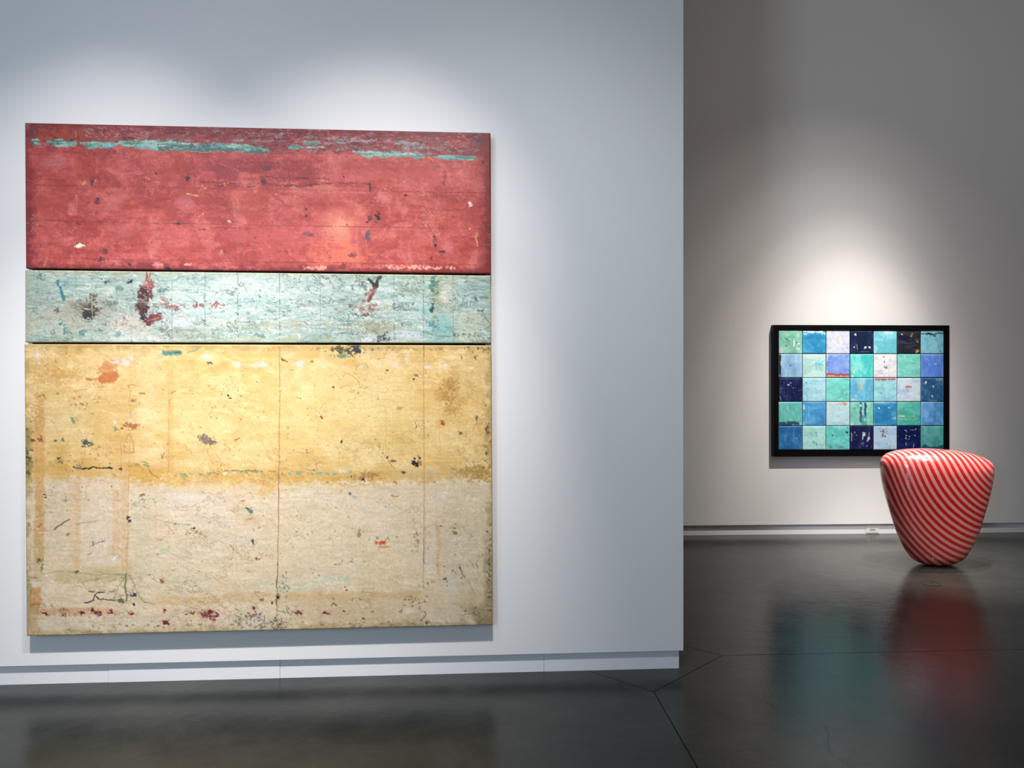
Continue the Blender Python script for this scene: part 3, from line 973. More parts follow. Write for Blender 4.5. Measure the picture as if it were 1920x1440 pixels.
    c.ridge(30, 7, 0.8, (104, 140, 134), 0.6, 301, 5, 40, 0.15, 4)
    c.ridge(22, 5, 0.8, (92, 120, 116), 0.5, 307, 5, 30, 0.35, 4)
    c.ridge(26, 9, 0.9, (238, 240, 230), 0.6, 311, 4, 40, 0.1, 4)
    c.ridge(16, 14, 0.8, (70, 84, 80), 0.7, 317, 5, 34, 0.4, 6)
    c.ridge(30, 14, 0.9, (176, 160, 130), 0.6, 323, 5, 50, 0.35, 6)
    c.edges((206, 204, 172), 2.2, 0.7, 0.3)
    c.C *= (1 + 0.045 * c.n3 + 0.02 * c.h)[..., None]
    gm = c.C.mean(-1, keepdims=True)
    c.C = (gm + (c.C - gm) * 0.9) * 0.965
    return c


def paint_yellow(X, Y):
    c = Canvas(X, Y, (229, 191, 128))
    wq = NZ.fbm(c.X + 40 * c.n40, c.Y + 25 * c.n40, 80, 46, 5, 77)
    c.all(sstep(0.0, 0.5, wq) * 0.6, (246, 221, 166))
    c.all(sstep(0.1, 0.6, -wq) * 0.5, (222, 178, 96))
    c.all(sstep(-0.3, 0.6, c.n40) * 0.55, (238, 208, 146))
    c.all(sstep(0.1, 0.8, -c.n40) * 0.5, (216, 174, 100))
    c.all(sstep(0.0, 0.7, c.hh) * 0.4, (240, 214, 152))
    c.all(sstep(0.2, 0.8, NZ.fbm(c.X, c.Y, 70, 50, 4, 81)) * 0.5, (240, 220, 172))
    c.all(sstep(0.2, 0.8, NZ.fbm(c.X, c.Y, 36, 28, 5, 84)) * 0.4, (212, 164, 84))
    c.rect(300, 700, 900, 880, (240, 208, 130), 0.25, 60, 20)
    c.blob(640, 760, 130, 70, (246, 220, 146), 0.4, 0, 0.5, 0.6)
    c.blob(360, 790, 60, 50, (238, 214, 156), 0.4, 0, 0.5, 0.6)
    c.blob(690, 740, 60, 40, (244, 222, 170), 0.4, 0, 0.5, 0.6)
    c.blob(130, 800, 60, 40, (230, 206, 150), 0.5, 0, 0.6, 0.6)
    c.blob(190, 790, 30, 50, (222, 184, 108), 0.5, 0, 0.6, 0.6)
    c.blob(846, 730, 26, 28, (196, 152, 82), 0.45, 0, 0.9, 0.7)
    c.blob(843, 722, 12, 8, (160, 114, 56), 0.5, 0, 0.9, 0.6)
    c.blob(834, 745, 10, 12, (164, 118, 58), 0.4, 0, 0.9, 0.6)
    c.blob(842, 768, 14, 7, (176, 128, 64), 0.45, 0, 0.9, 0.6)
    c.blob(880, 690, 40, 30, (216, 180, 116), 0.4, 0, 0.6, 0.6)
    c.blob(120, 703, 36, 9, (214, 158, 82), 0.55, 0, 0.5, 0.5)
    c.blob(80, 690, 36, 30, (214, 170, 98), 0.5, 0, 0.5, 0.5)
    # lower field: bone and cream, its upper limit uneven
    lim = np.interp(c.X, [40, 120, 240, 300, 420, 560, 640, 720, 800, 870, 925], [906, 894, 896, 915, 920, 912, 905, 898, 888, 890, 912])
    m = sstep(-20, 16, c.Y - lim + 14 * c.n40 + 5 * c.n14 + 3 * c.n3)
    c.all(m * 0.97, (230, 208, 176))
    lo = m
    c.all(lo * sstep(-0.1, 0.7, NZ.fbm(c.X, c.Y, 60, 36, 4, 91)) * 0.55, (232, 216, 194))
    c.all(lo * sstep(0.1, 0.8, NZ.fbm(c.X, c.Y, 50, 30, 4, 93)) * 0.5, (216, 200, 158))
    c.all(lo * sstep(0.1, 0.7, c.hh) * 0.4, (236, 220, 186))
    c.all(lo * sstep(0.2, 0.8, NZ.fbm(c.X, c.Y, 30, 9, 5, 95)) * 0.35, (204, 184, 142))
    # seam of colour above the pale field
    c.band([(240, 872), (330, 880), (500, 880), (700, 884), (925, 880)], [(240, 896), (330, 906), (500, 902), (700, 906), (925, 900)], (210, 166, 84), 0.55, 6, 6)
    c.band([(140, 865), (240, 868), (300, 880)], [(140, 896), (240, 898), (300, 905)], (216, 168, 84), 0.5, 5, 6)
    c.blob(890, 886, 34, 12, (160, 126, 66), 0.6, 0, 0.8, 0.5)
    c.blob(680, 893, 18, 6, (164, 116, 62), 0.6, 0, 0.9, 0.4)
    c.blob(380, 960, 60, 40, (230, 214, 194), 0.6, 0, 0.5, 0.6)
    c.blob(340, 935, 50, 16, (232, 220, 204), 0.6, 0, 0.5, 0.6)
    c.blob(180, 960, 32, 70, (226, 206, 182), 0.55, 0, 0.5, 0.6)
    c.blob(185, 1050, 32, 40, (230, 210, 186), 0.6, 0, 0.5, 0.6)
    c.blob(100, 960, 20, 60, (222, 204, 178), 0.55, 0, 0.5, 0.6)
    c.blob(590, 1010, 90, 60, (230, 214, 176), 0.5, 0, 0.5, 0.6)
    c.blob(720, 1060, 60, 50, (228, 208, 164), 0.5, 0, 0.5, 0.6)
    c.blob(860, 1010, 50, 90, (214, 198, 168), 0.55, 0, 0.5, 0.6)
    c.blob(840, 1110, 12, 30, (228, 216, 200), 0.7, 0, 0.6, 0.5)
    c.blob(800, 1050, 14, 26, (230, 214, 196), 0.6, 0, 0.6, 0.5)
    c.blob(255, 1000, 22, 60, (212, 206, 172), 0.5, 0, 0.6, 0.6)
    c.blob(430, 1010, 40, 12, (216, 216, 196), 0.5, 0, 0.7, 0.6)
    c.blob(540, 1100, 60, 10, (208, 212, 180), 0.6, 0, 0.7, 0.6)
    c.blob(620, 1085, 26, 6, (196, 214, 190), 0.6, 0, 0.8, 0.5)
    c.blob(340, 1090, 60, 20, (220, 212, 182), 0.5, 0, 0.6, 0.6)
    # ochre glaze strips, vertical on the left
    O = (214, 168, 112)
    c.rect(64, 735, 82, 1050, (212, 160, 92), 0.65, 2, 2)
    c.rect(64, 930, 80, 1000, (210, 150, 100), 0.35, 4, 4)
    c.rect(62, 1000, 80, 1090, (200, 174, 120), 0.5, 2, 2)
    c.rect(126, 900, 147, 1072, (222, 186, 146), 0.45, 3, 2)
    c.rect(138, 890, 148, 1068, (214, 174, 130), 0.3, 2, 2)
    c.rect(206, 920, 219, 1038, (222, 184, 138), 0.6, 1.2, 1.5)
    c.rect(221, 880, 236, 1070, (220, 182, 136), 0.5, 1.5, 2)
    c.rect(212, 700, 250, 880, (214, 172, 100), 0.25, 8, 6)
    c.rect(307, 690, 318, 900, (212, 164, 92), 0.35, 3, 2)
    c.rect(96, 830, 128, 905, (210, 168, 88), 0.5, 6, 6)
    c.rect(100, 1068, 240, 1092, (196, 178, 122), 0.55, 5, 5)
    c.rect(140, 1055, 240, 1070, (206, 184, 130), 0.35, 6, 5)
    c.rect(54, 1100, 76, 1138, (206, 148, 92), 0.8, 2, 4)
    c.rect(66, 1140, 200, 1154, (216, 170, 118), 0.65, 3, 3)
    c.rect(50, 1130, 70, 1190, (188, 148, 94), 0.6, 4, 5)
    c.rect(285, 1118, 412, 1134, (218, 182, 132), 0.55, 3, 3)
    c.rect(412, 1112, 700, 1130, (212, 176, 122), 0.45, 5, 5)
    c.rect(530, 1112, 640, 1124, (216, 170, 112), 0.4, 4, 4)
    c.rect(690, 1108, 788, 1124, (210, 168, 108), 0.5, 4, 4)
    c.rect(815, 985, 822, 1078, (214, 170, 116), 0.5, 2, 1.5)
    c.rect(46, 1150, 925, 1200, (214, 192, 158), 0.4, 8, 6)
    c.rect(76, 1156, 300, 1186, (226, 212, 190), 0.5, 8, 6)
    c.rect(795, 1150, 900, 1172, (226, 216, 198), 0.6, 8, 5)
    c.rect(545, 1125, 790, 1160, (212, 186, 146), 0.4, 8, 6)
    c.rect(505, 1110, 925, 1180, (206, 184, 138), 0.25, 12, 8)
    # worn olive edges
    c.edges((170, 146, 90), 14, 0.6)
    c.rect(42, 800, 60, 900, (120, 104, 60), 0.45, 8, 6)
    c.specks(52, 850, 10, 70, 40, (84, 82, 48), 2.0, 0.7, 31)
    c.specks(52, 1050, 8, 120, 30, (130, 116, 76), 1.8, 0.6, 32)
    c.specks(914, 830, 12, 60, 34, (104, 88, 52), 1.6, 0.7, 33)
    c.rect(908, 1000, 926, 1180, (164, 150, 108), 0.6, 6, 5)
    c.specks(917, 1080, 6, 80, 50, (92, 84, 56), 1.8, 0.75, 34)
    c.blob(902, 1150, 22, 20, (144, 128, 88), 0.5, 0, 0.7, 0.8)
    c.specks(900, 1150, 26, 22, 40, (110, 98, 66), 1.6, 0.6, 35)
    c.specks(895, 655, 30, 10, 30, (120, 100, 58), 1.8, 0.6, 36)
    # vertical scored lines
    B = (170, 118, 70)
    c.line([(516, 650), (516, 760), (515.5, 870), (514, 960), (513, 1050), (511, 1140), (511, 1190)], 1.6, (176, 128, 82), 0.8, 0.8, 0.0)
    c.line([(514, 880), (514, 980)], 1.2, (150, 104, 66), 0.6, 0.8)
    c.line([(512, 1056), (511, 1100), (510, 1145), (516, 1146)], 2.2, (110, 92, 60), 0.75, 1.5, 0.05)
    c.line([(790, 650), (790.5, 760), (791, 870), (791, 960), (790, 1060), (790, 1160)], 1.3, (178, 128, 84), 0.6, 0.6)
    c.line([(791, 1010), (791, 1060)], 1.2, (120, 84, 56), 0.7, 0.6)
    c.line([(793, 960), (794, 1060)], 1, (196, 156, 106), 0.6, 0.6)
    c.line([(790, 1105), (790, 1150)], 1.4, (206, 214, 190), 0.9, 0.4)
    c.line([(791, 650), (791, 670)], 2, (196, 100, 66), 0.7, 0.5)
    c.line([(238, 650), (239, 800), (236, 880), (234, 1000), (231, 1075)], 1.2, (186, 138, 84), 0.55, 0.8, 0.05)
    c.line([(310, 735), (309, 900)], 1.0, (172, 134, 80), 0.6, 0.6, 0.05)
    c.line([(286, 900), (286, 1000)], 0.9, (190, 176, 136), 0.6, 0.6, 0.05)
    c.line([(222, 825), (222, 890)], 1.0, (180, 130, 74), 0.6, 0.6)
    c.line([(820, 720), (822, 860)], 1.0, (212, 160, 96), 0.5, 1)
    c.line([(717, 760), (718, 850)], 2.0, (212, 176, 96), 0.4, 2)
    for x in (444, 457):
        c.line([(x, 1010), (x, 1100)], .8, (204, 184, 150), .5, .5)
    for a, b in (((365, 802), (406, 748)), ((425, 820), (470, 775)), ((285, 862), (376, 846)), ((300, 1030), (420, 1100)), ((470, 690), (560, 735)), ((640, 750), (660, 766)), ((655, 820), (644, 846)),
                 ((560, 820), (600, 780)), ((795, 1130), (835, 1152)), ((345, 740), (420, 735))):
        c.line([a, ((a[0] + b[0]) / 2 + 2, (a[1] + b[1]) / 2 - 2), b], 0.9, (194, 148, 90), 0.6, 1, 0.05)
    # turquoise at the top edge and along the seam
    TQ = (84, 138, 130); DK = (44, 58, 62)
    c.rect(298, 658, 334, 666, TQ, 0.95, 1.5, 2.5)
    c.line([(345, 662), (358, 656), (368, 650)], 5, (126, 160, 132), 0.7, 2.5)
    c.line([(282, 674), (298, 670)], 2, (140, 160, 130), 0.6, 2)
    c.blob(326, 661, 4, 2, (50, 84, 92), 0.8)
    c.blob(660, 655, 12, 9, DK, 0.95, 10, 0.6, 0.15)
    c.blob(628, 655, 10, 5, (76, 72, 48), 0.85, 0, 0.9, 0.25)
    c.blob(642, 658, 12, 6, (100, 118, 92), 0.6, 0, 0.9, 0.4)
    c.blob(634, 668, 16, 3, (116, 152, 122), 0.9, 5, 0.5, 0.2)
    c.specks(630, 655, 18, 6, 16, (66, 60, 40), 1.6, 0.8, 37)
    for x, y, rx in ((333, 891, 8), (342, 888, 5), (370, 888, 4), (386, 887, 5), (441, 884, 13), (470, 884, 8), (523, 890, 4), (534, 888, 3), (554, 887, 6), (578, 887, 6), (592, 886, 5), (603, 889, 5), (620, 888, 4), (648, 885, 3)):
        c.blob(x, y, rx, 2.2, (118, 176, 164) if x > 530 else (128, 158, 130), 0.85, 0, 0.7, 0.2)
    c.line([(400, 884), (430, 882), (480, 883), (510, 884)], 1.6, (140, 112, 60), 0.7, 1.2, 0.05)
    c.blob(636, 884, 8, 4, (240, 226, 186), 0.9, 0, 0.7)
    c.blob(414, 888, 3, 1.6, (246, 240, 226), 0.95)
    c.blob(675, 900, 2.6, 2.4, (46, 46, 44), 0.95)
    c.specks(653, 893, 6, 4, 6, (70, 60, 44), 1.2, 0.9, 38)
    # lavender chips along the top
    LV = (238, 224, 222)
    for x, y, rx, ry in ((210, 678, 7, 5), (230, 680, 9, 6), (240, 672, 5, 4), (378, 668, 10, 4), (438, 683, 9, 4), (476, 684, 12, 4.5), (552, 683, 9, 5), (600, 688, 4, 2.5), (639, 688, 5, 2),
                         (705, 686, 3.5, 2.5), (736, 686, 6, 3.5), (758, 673, 3, 6), (799, 688, 5, 3), (832, 686, 2, 5), (882, 690, 3, 2), (70, 665, 4, 10), (72, 680, 2.5, 3), (218, 690, 3, 2), (670, 688, 4, 2)):
        c.blob(x, y, rx, ry, LV, 0.8, 0, 0.8, 0.25)
    # large chips
    c.blob(196, 703, 20, 16, (216, 138, 82), 0.65, -20, 0.45, 0.12)
    c.band([(158, 708), (180, 709), (190, 698), (214, 696), (218, 704)], [(158, 713), (180, 714), (186, 719), (208, 719), (218, 705)], (198, 112, 60), 0.8, 1.2, 1)
    c.blob(199, 690, 13, 11, (218, 148, 90), 0.65, 0, 0.6, 0.2)
    c.blob(240, 798, 16, 4.5, (170, 108, 70), 0.9, 3, 0.5, 0.15)
    c.blob(223, 804, 8, 2, (134, 96, 60), 0.8, 0, 0.9)
    c.blob(381, 824, 13, 8.5, (142, 118, 108), 0.97, 10, 0.35, 0.1)
    c.blob(392, 828, 6, 2, (120, 98, 96), 0.9, 20)
    c.blob(134, 788, 5, 7, (134, 140, 116), 0.9, -20, 0.5, 0.2)
    c.blob(158, 831, 6, 6, (60, 84, 84), 0.92, 0, 0.6, 0.2)
    c.blob(168, 832, 4, 2.5, (84, 92, 66), 0.8, -30)
    c.blob(116, 825, 3.5, 4, (112, 126, 106), 0.85)
    c.blob(102, 826, 3, 2.5, (90, 88, 66), 0.8)
    c.blob(75, 822, 5, 5, (150, 84, 52), 0.85, 0, 0.7)
    c.blob(64, 826, 3, 3, (130, 72, 48), 0.85)
    c.blob(107, 859, 3, 2.2, (40, 34, 32), 0.9)
    c.blob(112, 866, 5, 3, (100, 112, 84), 0.7, 30)
    c.line([(68, 745), (80, 741), (84, 748)], 2.2, (160, 108, 54), 0.8, 1.5)
    c.line([(136, 876), (150, 879), (172, 877), (190, 879), (204, 877)], 3.0, (40, 34, 36), 0.95, 1.6)
    c.blob(142, 877, 6, 3.5, (138, 134, 112), 0.85)
    c.specks(221, 878, 5, 5, 7, (80, 56, 44), 1.6, 0.9, 39)
    c.blob(253, 872, 4, 3, (130, 140, 106), 0.7)
    c.blob(268, 872, 7, 3, (130, 146, 112), 0.7, 30)
    c.line([(272, 880), (280, 890), (292, 897)], 1.6, (140, 96, 64), 0.7, 1.2, 0.05)
    c.line([(295, 850), (298, 860), (302, 848)], 1.4, (120, 80, 60), 0.8, 1)
    c.line([(236, 812), (228, 832), (226, 848), (246, 848), (244, 830), (236, 812)], 1.4, (182, 136, 76), 0.75, 1)
    c.blob(210, 791, 4, 3.5, (240, 230, 206), 0.9)
    c.blob(211, 804, 2.5, 4, (96, 150, 136), 0.9)
    for x, y, rx, ry, cl in ((384, 681, 4, 2.5, (70, 72, 76)), (389, 682, 2, 1.5, (60, 60, 60)), (244, 751, 4, 3, (140, 120, 100)), (258, 738, 6, 1.5, (150, 120, 86)), (420, 741, 2.5, 2, (60, 50, 44)),
                             (424, 747, 3, 1, (80, 66, 50)), (107, 691, 1.5, 1.2, (60, 40, 30)), (252, 682, 1.5, 1, (60, 50, 40)), (578, 678, 4, 3, (184, 132, 70)), (523, 675, 3, 2, (120, 90, 50)),
                             (618, 726, 2.4, 2.2, (70, 66, 62)), (596, 783, 3, 3.5, (150, 60, 44)), (827, 794, 4, 3.5, (164, 62, 40)), (822, 789, 3, 1, (140, 90, 50)), (633, 827, 1.8, 3.2, (50, 48, 40)),
                             (745, 765, 4, 3, (196, 156, 96)), (893, 785, 2, 6, (100, 90, 70)), (914, 804, 4, 4, (76, 82, 78)), (861, 812, 3, 3, (110, 96, 70)), (776, 704, 4, 2, (120, 96, 60)), (771, 711, 2, 1.2, (90, 70, 50)),
                             (865, 671, 3, 3, (150, 112, 60)), (890, 672, 2.5, 3, (140, 104, 60)), (719, 694, 3, 2, (120, 90, 50)), (691, 657, 2, 1.5, (90, 70, 40)),
                             (772, 868, 5, 3.6, (40, 32, 34)), (783, 858, 3, 3, (44, 40, 44)), (777, 869, 6, 5, (38, 32, 34)), (778, 874, 3, 3, (34, 28, 30)), (783, 868, 3, 4, (150, 110, 70)), (773, 860, 3, 1.5, (50, 44, 44)),
                             (751, 886, 4, 2, (90, 66, 44)), (720, 859, 2, 3, (60, 54, 40)), (730, 865, 5, 2, (130, 108, 66)), (737, 905, 4, 2, (170, 110, 70)), (651, 926, 3, 3, (110, 114, 112)), (656, 930, 5, 3, (190, 190, 180)),
                             (235, 972, 3, 5, (86, 52, 52)), (237, 976, 3, 3.5, (70, 44, 48)), (260, 928, 5, 2, (150, 128, 80)), (356, 991, 4, 1.6, (70, 58, 56)), (362, 996, 2, 1.5, (80, 70, 60)),
                             (461, 957, 4, 6, (96, 130, 118)), (456, 953, 4, 2, (80, 84, 66)), (447, 939, 4, 3, (190, 150, 120)), (466, 1016, 2.5, 4, (70, 92, 74)), (473, 1047, 2, 3, (96, 98, 84)), (478, 1049, 2, 2, (110, 104, 90)),
                             (463, 973, 8, 2, (212, 160, 120)), (667, 1000, 3, 7, (180, 140, 96)), (674, 1034, 3, 2, (204, 168, 124)), (709, 1018, 9, 3, (212, 98, 78)), (716, 1026, 9, 3, (200, 170, 110)),
                             (733, 930, 6, 2, (190, 160, 100)), (851, 998, 4, 4, (122, 130, 92)), (850, 990, 2, 2, (130, 130, 90)), (853, 982, 1.4, 2, (140, 60, 60)), (824, 986, 2, 1.5, (90, 90, 70)), (855, 1021, 5, 2, (196, 156, 110)),
                             (861, 1064, 3, 3, (96, 98, 74)), (829, 1063, 1.6, 3, (170, 120, 80)), (831, 1085, 3, 2, (110, 100, 90)), (810, 1090, 4, 2.5, (214, 170, 110)), (798, 1095, 1.4, 2.6, (80, 80, 60)),
                             (296, 1089, 3.5, 3, (150, 66, 40)), (300, 1084, 2, 1.5, (190, 130, 90)), (245, 1116, 5, 3, (52, 60, 84)), (246, 1134, 2, 3, (36, 36, 60)), (222, 1127, 6, 4, (96, 108, 84)), (179, 1086, 5, 2.5, (130, 142, 96)),
                             (141, 1073, 3, 3, (70, 72, 48)), (72, 1051, 4, 4, (120, 104, 60)), (78, 1062, 2.5, 10, (140, 140, 96)), (125, 1002, 3, 3, (160, 130, 100)), (122, 938, 5, 2.5, (150, 160, 130)), (123, 958, 2, 2, (120, 140, 110)),
                             (98, 914, 1, 1, (60, 60, 60)), (188, 952, 1.2, 1.2, (110, 120, 110)), (83, 928, 4, 1.5, (60, 54, 40)), (84, 933, 2, 1, (50, 44, 40)), (156, 783, 5, 4, (230, 200, 140)), (300, 1031, 10, 5, (196, 206, 160)),
                             (483, 1125, 3, 2.4, (70, 78, 64)), (513, 1120, 2.2, 2.4, (30, 28, 28)), (502, 1132, 1.4, 3, (50, 50, 50)), (476, 1111, 6, 3, (206, 150, 110)), (411, 1127, 2.2, 2, (246, 236, 190)),
                             (640, 1101, 2, 1.4, (50, 50, 50)), (643, 1106, 2.4, 1.8, (60, 64, 56)), (781, 1141, 3.4, 3, (34, 44, 50)), (797, 1168, 4, 3, (120, 84, 52)), (675, 1160, 2.2, 1.4, (110, 36, 60)), (870, 1147, 3.2, 3, (176, 72, 60)),
                             (745, 1146, 5, 3, (166, 84, 66)), (637, 1146, 2.4, 2, (120, 34, 40)), (692, 1146, 3, 2, (180, 110, 90)), (893, 1127, 1.4, 1.4, (40, 36, 40)), (116, 1143, 6, 2, (150, 100, 50)), (68, 1133, 9, 1.6, (176, 120, 60))):
        c.blob(x, y, rx, ry, cl, 0.92, 0, 0.45, 0.22)
    # ticks and curved scratches
    K = (76, 62, 48)
    for p, w_, cl in ((((99, 992), (112, 984), (127, 973)), 1.8, K), (((72, 989), (78, 981)), 1.6, (120, 80, 60)), (((141, 984), (160, 980), (180, 976)), 1.0, (150, 140, 110)),
                      (((283, 972), (305, 980), (350, 984)), 1.2, (172, 168, 130)), (((422, 1022), (431, 1033)), 1.1, (90, 80, 70)), (((255, 933), (262, 926), (266, 930)), 1.2, (140, 120, 80)),
                      (((519, 670), (523, 674)), 1.4, K), (((528, 676), (532, 679)), 1.2, K), (((548, 746), (557, 749)), 1.2, K), (((773, 790), (776, 803)), 1.2, K), (((718, 857), (724, 868), (733, 878)), 1.2, (110, 90, 56)),
                      (((232, 1075), (218, 1100), (205, 1128)), 1.4, (140, 150, 116)), (((231, 1075), (229, 1100), (232, 1118), (232, 1128)), 2.6, (96, 104, 78)), (((236, 1077), (246, 1098), (256, 1120), (264, 1130)), 1.4, (130, 142, 112)),
                      (((155, 1131), (164, 1130), (172, 1126), (173, 1117), (180, 1111)), 2.2, (34, 28, 44)), (((174, 1118), (182, 1123), (198, 1125), (212, 1126)), 1.8, (44, 40, 44)), (((180, 1112), (190, 1110)), 2.6, (50, 50, 46)),
                      (((163, 1109), (173, 1109)), 2.2, (80, 86, 70)), (((200, 1109), (210, 1109)), 1.4, (60, 62, 56)), (((78, 1076), (120, 1070), (170, 1078), (230, 1076)), 1.4, (160, 156, 106)), (((150, 1092), (190, 1083), (230, 1077)), 1.8, (170, 176, 130)),
                      (((265, 1130), (284, 1132)), 1.0, (70, 70, 60)), (((56, 1083), (70, 1084)), 1.2, (90, 84, 56)), (((860, 1066), (866, 1078), (874, 1088)), 1.8, (100, 92, 66)), (((874, 1086), (884, 1104), (892, 1124)), 1.2, (196, 160, 110)),
                      (((652, 1130), (656, 1122)), 1.2, (90, 70, 50)), (((666, 1122), (671, 1127)), 1.2, (80, 60, 50)), (((612, 1138), (618, 1132), (624, 1136)), 2.0, (70, 50, 50)), (((617, 1120), (618, 1126)), 2, (110, 84, 60)),
                      (((525, 1016), (540, 1008), (560, 998)), 1.2, (160, 162, 136)), (((170, 1036), (162, 1040)), 1, K), (((780, 1012), (779, 1035)), .8, (150, 140, 110)),
                      (((776, 1172), (788, 1162), (794, 1152), (792, 1146)), 1.6, (80, 76, 54)), (((764, 1136), (774, 1122)), 2.4, (150, 134, 104)), (((135, 733), (160, 730)), 1, (196, 136, 76)), (((232, 724), (252, 723)), 1.2, (190, 120, 70)),
                      (((313, 738), (322, 732)), .9, K), (((432, 846 - 20), (440, 820)), .8, K), (((300, 650), (310, 652)), 1.6, (110, 100, 60)), (((700, 1016), (718, 1018)), 1.2, (200, 60, 56)), (((790, 640), (790, 652)), 1.2, (150, 60, 50))):
        c.line(p, w_, cl, 0.85, 1.3, 0.0)
    # small signature scribble: tiny dashes on a rising line
    for x, y in ((164, 1026), (168, 1024), (171, 1022.5), (175, 1020.5), (179, 1018.5), (182, 1017), (186, 1016)):
        c.line([(x, y), (x + 1.6, y - 1.6)], 1.0, (60, 46, 44), 0.9, 0.3)
    c.line([(172, 1015), (169, 1017), (172, 1019), (170, 1021)], 1.0, (60, 46, 44), 0.9, 0.3)
    c.line([(186, 1016), (192, 1013.5)], 1.0, (60, 46, 44), 0.9, 0.3)
    c.line([(201, 1058 - 12), (210, 1048 - 4)], 1.2, (244, 240, 230), 0.0)
    c.line([(207, 1050), (212, 1045)], 2.4, (248, 246, 240), 0.95, 0.5)
    c.line([(202, 908), (202, 924)], 1.8, (246, 232, 196), 0.8, 0.5)
    # oxblood drips along the bottom
    OX = (108, 40, 44)
    for x, y, rx, ry in ((83, 1150, 5, 3), (119, 1152, 4, 4), (149, 1149, 6, 3), (176, 1149, 8, 5), (170, 1144, 4, 4), (205, 1149, 6, 4), (241, 1152, 4, 3), (303, 1145, 2.6, 3), (304, 1168, 5, 5),
                         (355, 1150, 4, 3), (343, 1151, 2, 1.6), (380, 1153, 8, 6), (388, 1157, 12, 4), (398, 1153, 4, 6), (386, 1147, 5, 4), (470, 1150, 5, 6), (467, 1141, 2, 2.5), (479, 1152, 2.6, 2), (551, 1148, 5, 3), (601, 1149, 5, 3.5), (606, 1151, 3, 2)):
        c.blob(x, y, rx * 1.6, ry * 1.6, (206, 140, 130), 0.4, 10, 0.8, 0.5)
        c.blob(x, y, rx, ry, OX if x not in (119,) else (150, 74, 54), 0.95, 15, 0.5, 0.18)
    c.line([(412, 1145), (414, 1153), (420, 1156)], 1.4, (214, 140, 110), 0.7, 1.5)
    # crazed, dirty bottom patches
    c.blob(465, 1165, 40, 18, (206, 192, 170), 0.5, 0, 0.8, 0.5)
    c.specks(470, 1166, 48, 16, 130, (110, 104, 86), 1.2, 0.7, 41, 1.5)
    c.specks(470, 1164, 46, 16, 60, (240, 232, 216), 1.5, 0.7, 42)
    c.specks(520, 1100, 16, 24, 40, (124, 124, 100), 1.2, 0.7, 43)
    c.specks(512, 1168, 10, 20, 24, (96, 92, 66), 1.5, 0.7, 44)
    c.specks(770, 1128, 26, 14, 36, (104, 92, 66), 1.3, 0.7, 45)
    c.specks(764, 1148, 34, 14, 26, (238, 228, 204), 2.4, 0.6, 46, 1.5)
    c.specks(720, 1010, 30, 8, 16, (108, 110, 84), 1.2, 0.7, 47)
    c.specks(776, 1010, 10, 26, 30, (104, 96, 74), 1.1, 0.7, 48)
    c.specks(660, 1055, 40, 14, 14, (100, 104, 84), 1.1, 0.7, 49)
    c.specks(300, 1172, 240, 10, 60, (124, 112, 82), 1.1, 0.6, 50, 2)
    c.specks(700, 1172, 200, 8, 50, (124, 108, 78), 1.1, 0.6, 51, 2)
    c.specks(155, 760, 30, 30, 24, (150, 110, 54), 1.6, 0.6, 52)
    c.specks(160, 850, 80, 40, 40, (120, 96, 52), 1.2, 0.6, 53)
    c.specks(350, 1000, 40, 10, 24, (150, 132, 96), 1.2, 0.6, 54, 2.2)
    c.specks(260, 940, 30, 14, 24, (140, 132, 100), 1.0, 0.6, 55, 2)
    c.specks(560, 1000, 20, 8, 16, (130, 130, 110), 1.1, 0.6, 56)
    c.specks(840, 1075, 60, 40, 16, (120, 104, 74), 1.1, 0.7, 57)
    c.specks(710, 838, 40, 30, 24, (150, 120, 64), 1.1, 0.6, 58)
    c.specks(480, 780, 420, 110, 170, (150, 112, 58), 1.0, 0.6, 59, 1.4)
    c.specks(480, 1030, 420, 130, 190, (144, 122, 88), 1.0, 0.55, 60, 1.4)
    c.specks(480, 900, 430, 240, 110, (78, 66, 48), 0.9, 0.7, 61)
    c.specks(480, 900, 430, 240, 110, (246, 232, 200), 1.2, 0.6, 62, 1.8)
    c.specks(700, 655, 200, 5, 26, (150, 110, 54), 1.6, 0.7, 63, 2)
    c.scratches(150, 34, (198, 154, 92), 0.45, 64, (50, 650, 920, 900), 0, 30)
    c.scratches(90, 30, (248, 230, 180), 0.45, 65, (50, 650, 920, 900), 0, 14)
    c.scratches(170, 30, (190, 166, 124), 0.45, 66, (50, 900, 920, 1180), -3, 18)
    c.scratches(120, 30, (240, 226, 196), 0.5, 67, (50, 900, 920, 1180), 0, 12)
    c.scratches(40, 30, (168, 140, 100), 0.45, 68, (50, 1100, 920, 1190), -8, 14)
    c.scratches(40, 30, (186, 130, 70), 0.45, 69, (780, 680, 920, 880), 50, 30)
    c.ridge(60, 34, 0.8, (176, 130, 72), 0.5, 401, 5, 90, 0.15, 8, (40, 640, 930, 905))
    c.ridge(34, 20, 0.7, (160, 118, 64), 0.5, 407, 5, 60, 0.4, 8, (40, 640, 930, 905))
    c.ridge(40, 22, 0.9, (250, 230, 178), 0.5, 411, 5, 70, 0.2, 8, (40, 640, 930, 905))
    c.ridge(50, 20, 0.8, (170, 146, 108), 0.55, 417, 5, 80, 0.15, 8, (40, 900, 930, 1200))
    c.ridge(30, 14, 0.9, (242, 230, 204), 0.6, 421, 5, 60, 0.1, 8, (40, 900, 930, 1200))
    c.ridge(26, 12, 0.8, (130, 116, 84), 0.55, 427, 5, 60, 0.4, 8, (40, 1080, 930, 1200))
    c.ridge(14, 10, 0.9, (96, 92, 72), 0.8, 431, 4, 40, -0.3, 4, (430, 1138, 560, 1190))
    c.ridge(14, 20, 0.8, (100, 90, 56), 0.7, 437, 4, 50, 0.0, 4, (880, 1000, 930, 1190))
    c.edges((236, 214, 150), 1.6, 0.5, 0.2)
